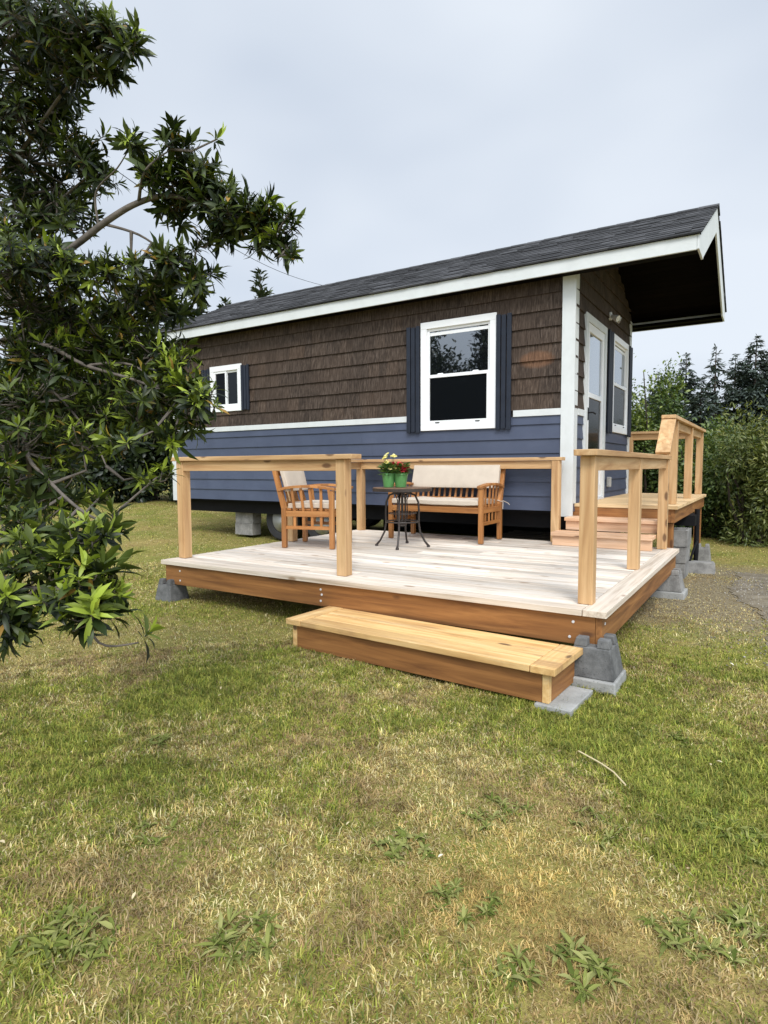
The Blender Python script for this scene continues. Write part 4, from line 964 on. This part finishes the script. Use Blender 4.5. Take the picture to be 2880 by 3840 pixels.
def foreground_tree():
    S = 2880/1659
    # clumps as seen: display x, y, radius (display px), depth m, number of whorls, young share
    CL = [(30,30,90,2.3,30,.15),(110,50,80,2.2,26,.15),(190,60,65,2.2,20,.2),(250,80,45,2.2,9,.15),(285,95,25,2.15,4,.1),(60,140,90,2.5,30,.1),(160,140,70,2.4,20,.1),(215,150,45,2.3,9,.15),(240,160,22,2.3,3,.1),
          (30,240,80,2.5,26,.1),(120,210,60,2.6,14,.1),(160,300,55,2.6,14,.1),(60,340,85,2.6,28,.1),(190,350,45,2.5,12,.08),(215,385,32,2.5,6,.08),(120,400,70,2.7,20,.08),(40,450,80,2.6,26,.1),(130,480,45,2.6,11,.08),(30,520,60,2.5,16,.3),
          (290,300,22,2.2,4,.1),(375,300,32,2.2,5,.1),(400,310,22,2.2,2,.1),(470,300,15,2.2,1,.9),(335,375,36,2.25,8,.35),(390,385,45,2.3,14,.25),(440,370,30,2.25,6,.5),(455,420,48,2.3,15,.15),(380,440,40,2.35,10,.05),(505,455,48,2.3,15,.1),(480,500,32,2.35,7,.05),(555,450,38,2.25,9,.15),(560,505,36,2.3,9,.1),(605,490,28,2.25,5,.15),(612,535,30,2.25,6,.3),(635,548,14,2.2,2,.2),(625,460,10,2.2,1,.1),(430,520,22,2.3,3,.2),
          (30,580,70,2.3,18,.7),(90,570,50,2.3,12,.6),(160,590,50,2.4,14,.5),(225,590,38,2.3,8,.4),(290,570,28,2.3,5,.4),(340,550,24,2.3,4,.2),(380,560,22,2.3,4,.2),(300,620,48,2.5,12,.4),(360,600,36,2.45,8,.2),(420,600,36,2.3,6,.2),(455,590,18,2.3,3,.2),(270,680,55,2.6,16,.3),(350,670,42,2.6,9,.3),
          (60,660,80,2.5,28,.3),(150,680,80,2.6,28,.3),(240,740,70,2.5,24,.5),(330,760,60,2.5,18,.5),(385,790,35,2.3,9,.6),(60,760,80,2.4,26,.5),(150,790,70,2.5,22,.35),(250,820,60,2.5,18,.5),(340,850,52,2.35,14,.4),(405,840,36,2.2,8,.6),(440,855,28,2.1,5,.5),(465,875,14,2.1,1,.3),(410,905,28,2.2,5,.5),(300,900,48,2.4,11,.4),
          (60,860,80,2.3,22,.35),(170,880,60,2.5,15,.25),(235,905,42,2.4,9,.7),(360,950,24,2.15,2,.9),(380,930,20,2.2,2,.9),(265,960,30,2.1,3,.6),(340,1030,26,2.1,2,.9),(300,1030,22,2.2,2,.3),
          (40,960,70,2.2,16,.6),(120,970,60,2.4,12,.4),(175,950,32,2.1,4,.8),(30,1040,55,2.3,9,.2),(110,1060,48,2.2,8,.2),(215,1075,20,2.0,1,.5),(70,1110,42,2.0,5,.4),(250,1130,24,1.95,2,.1),
          (10,1140,45,1.9,4,.7),(90,1150,45,1.9,5,.8),(165,1160,48,1.8,5,.9),(60,1200,50,1.8,5,.3),(200,1190,35,1.8,3,.3),(130,1225,45,1.75,4,.8),(180,1250,52,1.65,4,1.),(230,1235,30,1.75,3,.7),(150,1300,48,1.65,4,.9),(205,1315,42,1.62,3,1.),(245,1275,22,1.7,2,.8),(30,1290,55,1.75,6,.5),(35,1345,38,1.75,3,.1),(170,1345,22,1.65,1,.1),(322,1365,8,1.65,1,1.),
          (60,700,90,3.0,26,.2),(180,720,90,3.1,26,.2),(290,720,70,3.0,16,.3),(60,850,90,3.0,24,.2),(200,850,80,3.0,22,.3),(330,860,60,2.9,12,.3),(60,980,80,2.9,16,.1),(180,960,60,2.9,10,.1),(50,420,70,3.0,9,.05),(60,250,70,3.0,9,.05),(60,80,80,3.0,10,.05),(20,1080,60,2.6,8,.1),(120,1100,40,2.5,4,.1)]
    C = []; DI = []; SZ = []; YG = []; WFA = []; twigs = MB()
    trunk = Vector(at_depth(-560, 1920, 2.75)); trunk.z = 0
    base = Vector((trunk.x, trunk.y, float(gz(trunk.x, trunk.y))))
    top = base+Vector((.1, .1, 3.9))
    hub = [base+Vector((0, 0, .9)), base+Vector((.03, .05, 1.6)), base+Vector((.06, .05, 2.4)), base+Vector((.1, .1, 3.1))]
    # big limbs
    limbs = [[hub[1], at_depth(-120, 1150, 2.7), at_depth(215, 965, 2.45), at_depth(400, 830, 2.35), at_depth(520, 760, 2.3), at_depth(640, 735, 2.28), at_depth(800, 780, 2.3), at_depth(960, 850, 2.28), at_depth(1080, 930, 2.25)],
             [hub[0], at_depth(-80, 1350, 2.6), at_depth(140, 1290, 2.4), at_depth(320, 1370, 2.4), at_depth(520, 1430, 2.35), at_depth(700, 1510, 2.2)],
             [hub[0], at_depth(0, 1640, 2.3), at_depth(120, 1740, 2.2), at_depth(240, 1860, 2.05), at_depth(330, 1930, 1.95), at_depth(420, 1970, 1.95)],
             [hub[0], at_depth(-60, 2150, 2.0), at_depth(100, 2200, 1.8), at_depth(270, 2230, 1.68), at_depth(370, 2410, 1.62), at_depth(520, 2410, 1.65)],
             [hub[2], at_depth(-100, 700, 2.7), at_depth(80, 560, 2.55), at_depth(250, 330, 2.4), at_depth(420, 180, 2.25)],
             [hub[3], at_depth(-100, 200, 2.6), at_depth(120, 100, 2.4), at_depth(330, 80, 2.25)],
             [hub[1], at_depth(0, 1050, 2.75), at_depth(180, 800, 2.65), at_depth(330, 660, 2.5)],
             [hub[0], at_depth(-60, 1500, 2.6), at_depth(150, 1440, 2.5), at_depth(330, 1620, 2.4), at_depth(400, 1750, 2.3)],
             [at_depth(320, 1370, 2.4), at_depth(500, 1370, 2.4), at_depth(640, 1500, 2.25), at_depth(740, 1520, 2.15)],
             [at_depth(520, 760, 2.3), at_depth(545, 640, 2.2), at_depth(640, 560, 2.2)], [at_depth(370, 850, 2.37), at_depth(360, 720, 2.35), at_depth(440, 630, 2.25), at_depth(500, 530, 2.2)],
             [at_depth(390, 840, 2.36), at_depth(520, 880, 2.33), at_depth(640, 960, 2.35), at_depth(740, 1020, 2.3)]]
    r0s = [.017, .013, .010, .008, .012, .013, .011, .009, .006, .007, .005, .006]
    tr = MB()
    tr.tube([base-Vector((0,0,.1)), base+Vector((0,0,.3))]+hub+[top], [.13, .10, .085, .075, .06, .045, .02], 12)
    nodes = []
    for pts, r0 in zip(limbs, r0s):
        pts = [Vector(p) for p in pts]; sm = []
        for i in range(len(pts)-1):       # catmull style smoothing
            p0 = pts[max(i-1, 0)]; p1, p2 = pts[i], pts[i+1]; p3 = pts[min(i+2, len(pts)-1)]
            for q in range(5):
                t = q/5; sm.append(.5*((2*p1)+(-p0+p2)*t+(2*p0-5*p1+4*p2-p3)*t*t+(-p0+3*p1-3*p2+p3)*t**3))
        sm.append(pts[-1]); n = len(sm)
        tr.tube(sm, [r0*(1-.72*i/(n-1)) for i in range(n)], 9); nodes += [(p, r0*(1-.72*i/(n-1))) for i, p in enumerate(sm)]
    npos = np.array([tuple(p) for p, _ in nodes])
    for (dx, dy, rr, dep, cnt, yg) in CL:
        c = at_depth(dx*S, dy*S, dep); rad = rr*S/FPX*dep
        k = int(np.argmin(np.linalg.norm(npos-np.array(c), axis=1))); root = nodes[k][0]
        far = (c-root).length
        mid = root.lerp(c, .5)+Vector((random.uniform(-.05,.05), random.uniform(-.05,.05), -.03))
        if far > .05: twigs.tube([root, mid, c], [max(.003, min(.009, .02*far+.003)), .004, .0028], 6)
        for _ in range(int(math.ceil(cnt*(1. if rr < 20 else (1.8 if dy > 540 else 1.6))))):
            d = Vector(np.random.default_rng(random.randint(0, 10**9)).normal(0, 1, 3)).normalized()
            rr_ = rad*1.12*random.random()**.5 if cnt > 1 else 0
            p = c+Vector((d.x*rr_, d.y*rr_*(1.5 if rr > 40 else 1.), d.z*rr_*.95))
            out_ = (p-root).normalized()*.7+d*.35+Vector((0, 0, .55))+Vector((random.gauss(0,.22), random.gauss(0,.22), random.gauss(0,.22)))
            C.append(tuple(p)); DI.append(tuple(out_)); SZ.append(random.uniform(.05, .086)*(1.2 if dy > 1130 else 1.)); WFA.append(1.12 if dy > 1130 else 1.); YG.append(random.uniform(.6, 1.) if random.random() < yg*.8 else random.uniform(0, .25))
            st_ = c.lerp(p, .15)-Vector((0, 0, .02)); 
            if (p-st_).length > .03: twigs.tube([st_, st_.lerp(p, .55)-Vector((0,0,.012)), p], [.003, .0025, .002], 5)
    V, lo, sz, ti = whorls(np.array(C), np.array(DI), np.array(SZ), np.array(YG), 15, np.array(WFA))
    t = thing('evergreen_tree', base, 'large leafy evergreen with glossy whorled leaves overhanging the lawn at the left', 'tree')
    tr.build('trunk', BARK, t, smooth=True); twigs.build('twigs', BARK, t)
    np_mesh('crown', V, lo, sz, LEAF, t, tint=ti)
    print('whorls', len(C))
foreground_tree()

def bush_crown(c, rx, ry, rz, n, leaf, lobes, mat_, name='crown', parent=None, seed=0, tintp=.2, aspect=.3, hang=0.):
    rg = np.random.default_rng(seed); P = []; D = []
    lc = nrm(rg.normal(0, 1, (lobes, 3))); lc[:, 2] = lc[:, 2]*.9+.1; lc *= rg.uniform(.35, .72, (lobes, 1)); lr = rg.uniform(.28, .48, lobes)
    k = rg.integers(0, lobes, n); d = nrm(rg.normal(0, 1, (n, 3)))
    rad = lr[k]*(rg.random(n)**.33)*(1+.18*np.sin(d[:, 0]*7+d[:, 1]*5+k)*np.cos(d[:, 2]*6))
    stray = rg.random(n) < .10; rad = np.where(stray, rad*(1.1+.45*rg.random(n)), rad)
    p = lc[k]+d*rad[:, None]
    p = p*np.array([rx, ry, rz])+np.array(c)
    gg = gz(p[:, 0], p[:, 1])+.02; p[:, 2] = gg+np.abs(p[:, 2]-gg)
    dd = d+rg.normal(0, .6, (n, 3))+np.array([0, 0, .25-hang])
    up = d*.8+np.array([0, 0, .7])+rg.normal(0, .35, (n, 3))
    L = leaf*rg.uniform(.6, 1.3, n)
    V, lo, sz = leaf_arrays(p, dd, up, L, L*aspect, droop=.1+.3*rg.random(n))
    ti = np.clip(rg.normal(0, .12, n)+tintp*(d[:, 2] > .2)*(rg.random(n) < .5)+.25*((k % 3) == 0)*tintp, 0, 1)
    return np_mesh(name, V, lo, sz, mat_, parent, tint=np.repeat(ti, 8))
HEDGE = foliage('hedge_leaf', [(0, (.030,.060,.014)), (.5, (.060,.105,.024)), (1, (.11,.16,.040))], (.24,.29,.05), rough=.45, transl=.2)
HEDGEY = foliage('willow_leaf', [(0, (.05,.075,.018)), (.5, (.10,.135,.030)), (1, (.17,.19,.05))], (.32,.31,.08), rough=.45, transl=.25)
DARKL = foliage('dark_leaf', [(0, (.006,.014,.006)), (.5, (.013,.026,.009)), (1, (.028,.045,.015))], (.09,.12,.03), rough=.45, transl=.12)
def bush(c, rx, ry, rz, n, leaf, label, mat_=None, seed=1, tintp=.3, lobes=16, aspect=.28, name='hedge_shrub', cat='shrub', group='shrubs of the hedge beyond the landing', hang=0.):
    g = float(gz(c[0], c[1])); t = thing(name, (c[0], c[1], g), label, cat, group)
    rg = random.Random(seed); mb = MB()
    for k in range(7):
        a = k*.9+rg.random(); p1 = Vector((c[0]+.12*math.cos(a), c[1]+.12*math.sin(a), g)); p3 = Vector((c[0]+rx*.6*math.cos(a), c[1]+ry*.6*math.sin(a), g+rz*rg.uniform(.9, 1.7)))
        p2 = p1.lerp(p3, .5)+Vector((rg.uniform(-.15,.15), rg.uniform(-.15,.15), .1)); mb.tube([p1, p2, p3], [.035, .022, .008], 6)
    mb.build('trunk', BARKD, t)
    bush_crown((c[0], c[1], g+rz*.85), rx, ry, rz*1.27, n, leaf, lobes, mat_ or HEDGE, 'crown', t, seed, tintp, aspect, hang)
    return t
bush((-2.0, 12.7), .95, 1.0, 1.78, 18000, .075, 'tall mid green leafy shrub rising just past the back corner of the house', seed=11, tintp=.6)
bush((-.95, 12.7), .95, 1.0, 1.02, 13000, .07, 'dense green shrub behind the corner of the landing railing', seed=12, tintp=.4)
bush((-.25, 11.7), .75, .8, 1.12, 13000, .085, 'yellow green willowy shrub just right of the landing railing', HEDGEY, 13, .45, aspect=.15, hang=.3)
bush((.75, 11.9), .95, 1.0, 1.28, 15000, .085, 'tallest yellow green willowy shrub of the hedge, at the right edge of the photo', HEDGEY, 14, .35, aspect=.15, hang=.3)
bush((-1.5, 14.2), 1.4, 1.2, 1.15, 9000, .09, 'darker shrub at the back between the two green shrubs by the landing', HEDGE, 15, .3)
bush((.6, 14.2), 1.8, 1.2, 1.2, 12000, .09, 'dark wide shrub standing behind the willowy shrubs', HEDGE, 16, .3)
bush((2.3, 13.0), 1.4, 1.2, 1.2, 8000, .10, 'dark shrub ending the hedge, past the right edge of the photo', DARKL, 17, .4)
# dark thicket left of the house
th = [(-9.9, 13.1, 1.6, 1.9), (-12.0, 12.6, 1.9, 2.3), (-14.6, 12.4, 1.9, 2.0), (-17.3, 11.6, 2.0, 2.1), (-20.0, 10.4, 2.2, 2.4)]
lb = ['dark shrub behind the back left corner of the house', 'dark rounded thicket just left of the house', 'dark thicket behind the overhanging leaves, middle of the left row', 'dark thicket farther left behind the overhanging leaves', 'dark thicket at the far left edge behind the overhanging leaves']
for k, (x, y, r_, h_) in enumerate(th): bush((x, y), r_*1.25, r_, h_*1.0, 22000, .15, lb[k], DARKL, 30+k, .25, 18, .3, group='dark thicket beyond the lawn')

NEEDLE = foliage('hazed_spruce_needle', [(0, (.030,.045,.038)), (.5, (.052,.072,.060)), (1, (.085,.11,.095))], (.13,.155,.125), rough=.7, transl=.08, spec=.2)  # blue-grey spruce, lightened further so the colour carries distance haze
def conifer(x, y, H, Rb, label, seed, n_wh=26, gap=.1, spr=7, sparse=1., droop=.25, name='conifer', mat_=None, upw=0., bare=.08):
    g = float(gz(x, y)); t = thing(name, (x, y, g), label, 'tree', 'conifers beyond the hedge')
    rg = np.random.default_rng(seed); mb = MB(); mb.tube([(x, y, g-.2), (x, y, g+H*.5), (x, y, g+H)], [H*.018, H*.011, H*.002], 8)
    P = []; D = []; U = []; L = []
    for k in range(n_wh):
        f = bare+(1-bare)*k/(n_wh-1); z = g+H*f; R_ = Rb*(1-f)**.8*(.75+.45*rg.random())+.03*H*(1-f)+.05
        nb = 6
        for q in range(nb):
            if rg.random() < gap: continue
            a = rg.random()*6.283; r1 = R_*rg.uniform(.6, 1.15); dx, dy = math.cos(a), math.sin(a)
            e = Vector((x+dx*r1, y+dy*r1, z-droop*r1+upw*r1)); s0 = Vector((x, y, z+.05*r1))
            mb.tube([s0, s0.lerp(e, .5)+Vector((0,0,.05*r1)), e], [.012*H*.2*(1-f)+.012, .010, .005], 4)
            m_ = max(5, int(spr*r1*5*sparse)); tt = .18+.85*rg.random(m_)
            base = np.array(s0)[None]*(1-tt)[:, None]+np.array(e)[None]*tt[:, None]
            side = rg.normal(0, 1, (m_, 3))*.8; dirv = np.array([dx, dy, .05+upw])[None]*.8+side*np.array([.8, .8, .35])
            P.append(base+rg.normal(0, .03, (m_, 3))); D.append(dirv); U.append(np.tile([0, 0, 1.], (m_, 1))+rg.normal(0, .3, (m_, 3))); L.append((.20+.40*r1*(1-tt*.5)*.6+.05)*rg.uniform(.6, 1.2, m_))
    P, D, U, L = map(np.concatenate, (P, D, U, L))
    V, lo, sz = leaf_arrays(P, D, U, L, L*.17, droop=.25)
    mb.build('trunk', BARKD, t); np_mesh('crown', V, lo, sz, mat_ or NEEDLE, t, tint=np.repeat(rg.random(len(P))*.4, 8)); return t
def conif_at(px, ptop, dep, Rb, label, seed, **kw):
    p = at_depth(px, ptop, dep); g = float(gz(p.x, p.y)); conifer(p.x, p.y, p.z-g, Rb, label, seed, **kw)
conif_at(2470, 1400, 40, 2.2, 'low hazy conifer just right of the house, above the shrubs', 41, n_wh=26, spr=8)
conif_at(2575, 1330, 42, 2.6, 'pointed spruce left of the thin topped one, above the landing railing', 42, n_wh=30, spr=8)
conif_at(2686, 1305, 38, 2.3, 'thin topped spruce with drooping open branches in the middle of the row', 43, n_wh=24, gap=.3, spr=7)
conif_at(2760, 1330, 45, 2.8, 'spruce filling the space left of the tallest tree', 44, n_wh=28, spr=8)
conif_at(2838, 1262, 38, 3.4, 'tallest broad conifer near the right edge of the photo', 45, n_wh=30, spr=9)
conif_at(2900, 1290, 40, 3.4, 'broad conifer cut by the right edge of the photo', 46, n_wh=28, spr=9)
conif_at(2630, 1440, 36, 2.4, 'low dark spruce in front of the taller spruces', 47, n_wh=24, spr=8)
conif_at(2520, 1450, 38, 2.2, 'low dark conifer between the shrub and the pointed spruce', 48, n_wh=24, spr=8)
PINE = foliage('pine_needle', [(0, (.014,.028,.014)), (.5, (.028,.048,.022)), (1, (.05,.075,.035))], (.12,.15,.06), rough=.6, transl=.1)
conif_at(975, 1030, 22, 1.0, 'upright pine top showing above the roof ridge', 51, n_wh=24, gap=.15, upw=1.1, droop=0., name='shore_pine', mat_=PINE, bare=.3)
conif_at(845, 1140, 22, .8, 'small pine tip at the left end of the roof ridge', 52, n_wh=22, gap=.2, upw=1.1, droop=0., name='shore_pine', mat_=PINE, bare=.3)
conif_at(740, 1110, 21, 1.4, 'pine with upright shoots just left of the roof', 53, n_wh=26, gap=.1, upw=1.0, droop=0., name='shore_pine', mat_=PINE, bare=.15)
conif_at(640, 1080, 21, 1.6, 'bushy pine behind the overhanging leaves, left of the roof', 54, n_wh=26, gap=.05, upw=.8, droop=0., name='shore_pine', mat_=PINE, bare=.1)
conif_at(560, 1200, 19, 1.8, 'low bushy pine in the dark row left of the house', 55, n_wh=24, gap=.05, upw=.7, droop=0., name='shore_pine', mat_=PINE, bare=.1)
# trees behind the camera that the big window mirrors
for k, (x, y, r_, h_) in enumerate(((-13.0, -9.5, 2.2, 8.0), (-11.4, -11.5, 2.8, 6.6), (-9.9, -9.5, 1.5, 7.9))):
    bush((x, y), r_, r_, h_/2.1, 9000, .2, ['dark rounded tree mirrored at the left of the big window', 'low dark tree mirrored in the middle of the big window', 'loose dark tree mirrored at the right of the big window'][k], DARKL, 60+k, .2, 14, .3, 'broadleaf_tree', 'tree', 'trees mirrored in the window')

# ------------------------------------------------------------------ weeds in the lawn
WEED = foliage('weed_leaf', [(0, (.07,.10,.018)), (.5, (.135,.17,.034)), (1, (.24,.26,.07))], (.40,.38,.16), rough=.9, spec=.05, transl=.2)
def weed(px, py, spread, nros, label, leaf=.05, narrow=.16):
    g0 = ground_pt(px, py); C = []; D = []
    P = []; Dd = []; L = []
    for k in range(nros):
        a = RNG.random()*6.283; r_ = spread*math.sqrt(RNG.random()); cx, cy = g0.x+r_*math.cos(a), g0.y+r_*math.sin(a)
        nl = RNG.integers(11, 18)
        for q in range(nl):
            b = 6.283*q/nl+RNG.normal(0, .3); P.append((cx, cy, float(gz(cx, cy))+.004)); Dd.append((math.cos(b), math.sin(b), RNG.uniform(.15, 1.3))); L.append(leaf*.72*RNG.uniform(.3, 1.35))
    n = len(P); P, Dd, L = np.array(P), np.array(Dd), np.array(L)
    V, lo, sz = leaf_arrays(P, Dd, np.tile([0, 0, 1.], (n, 1))+RNG.normal(0, .2, (n, 3)), L, L*narrow*.85*RNG.uniform(.7, 1.2, n), droop=.45+.3*RNG.random(n), fold=.35)
    o = np_mesh('lawn_weed', V, lo, sz, WEED, loc=tuple(g0), tint=np.repeat(RNG.random(n)**2*.6, 8)); tag(o, label, 'weed', 'weeds in the lawn')
weed(1510, 3180, .09, 16, 'dark grey green broad leaved weed clump in the middle of the foreground lawn', .042, .26)
weed(1745, 3400, .10, 15, 'bright green weed patch right of centre beside the yellowest dry grass', .045)
weed(220, 3560, .14, 26, 'large weed patch in the bottom left corner of the lawn', .055, .18)
weed(920, 3520, .08, 12, 'weed tuft with long pale green leaves left of centre near the bottom', .065, .12)
weed(1880, 3060, .13, 13, 'loose grey green weeds spreading below the box step end', .045)
weed(2190, 3640, .09, 13, 'tall narrow weed clump near the bottom right', .055)
weed(1935, 3640, .06, 7, 'small green weed tuft at the bottom, left of the narrow clump', .05)
weed(2600, 3520, .11, 13, 'dark green weed patch at the lower right', .05)
weed(2790, 3480, .08, 10, 'dark green weed patch at the right edge of the photo', .05)
weed(585, 2790, .06, 6, 'small pale weed on the left of the lawn below the tree', .05)
weed(2210, 3110, .11, 8, 'grey weed patch on the lawn below the deck corner', .045)
weed(2500, 2780, .12, 10, 'green weeds right of the thin paver', .05)
weed(2750, 3150, .14, 16, 'dense dark green weeds by the right edge above the dry corner', .05)
weed(570, 3130, .07, 7, 'weeds around a small bare spot on the left of the lawn', .045)
n = 260; u = RNG.random(n); d_ = np.sqrt(1.3**2+(6**2-1.3**2)*u); an = YAW+(RNG.random(n)-.5)*R(76); x = -np.sin(an)*d_; y = np.cos(an)*d_
k = ~((x > -4.9) & (x < -.75) & (y > 3.1)); x, y = x[k], y[k]; n = len(x)
dv = nrm(np.stack([RNG.normal(0, 1, n), RNG.normal(0, 1, n), RNG.normal(0, .25, n)], 1)); ln = .010+.022*RNG.random(n)**2
V, lo, sz = leaf_arrays(np.stack([x, y, gz(x, y)+.022+.01*RNG.random(n)], 1), dv, np.tile([0, 0, 1.], (n, 1)), ln, ln*.22)
mlt, tlt, blt = mat('leaf_litter'); L_(tlt, ramp(tlt, island(tlt), [(0, (.12,.07,.035)), (.4, (.38,.27,.14)), (.9, (.56,.48,.30)), (1, (.66,.62,.50))]), blt.inputs['Base Color']); blt.inputs['Roughness'].default_value = .9
tag(np_mesh('leaf_litter', V, lo, sz, mlt), 'scattered dry leaves and pale petals lying in the lawn', 'leaf litter', kind='stuff')
# pale straw stem lying in the grass
p = [ground_pt(2170, 2845), ground_pt(2250, 2890), ground_pt(2300, 2925), ground_pt(2345, 2975)]
tag(MB().tube([q+Vector((0,0,.035)) for q in p], .0035, 6).build('straw_stem', paint('dry_straw', (.62,.52,.30), .7), loc=tuple(p[0])), 'long pale dry stem lying on the lawn below the thin paver', 'dry stem')
# overhead wire
a, b = at_depth(380, 600, 14), at_depth(1230, 1075, 30)
pts = [a.lerp(b, k/16)-Vector((0, 0, .5*math.sin(math.pi*k/16))) for k in range(-3, 20)]
tag(MB().tube(pts, .009, 5).build('overhead_wire', M['black'], loc=tuple(a)), 'thin overhead wire crossing the sky behind the branches', 'wire')
print('objects', len(bpy.data.objects))
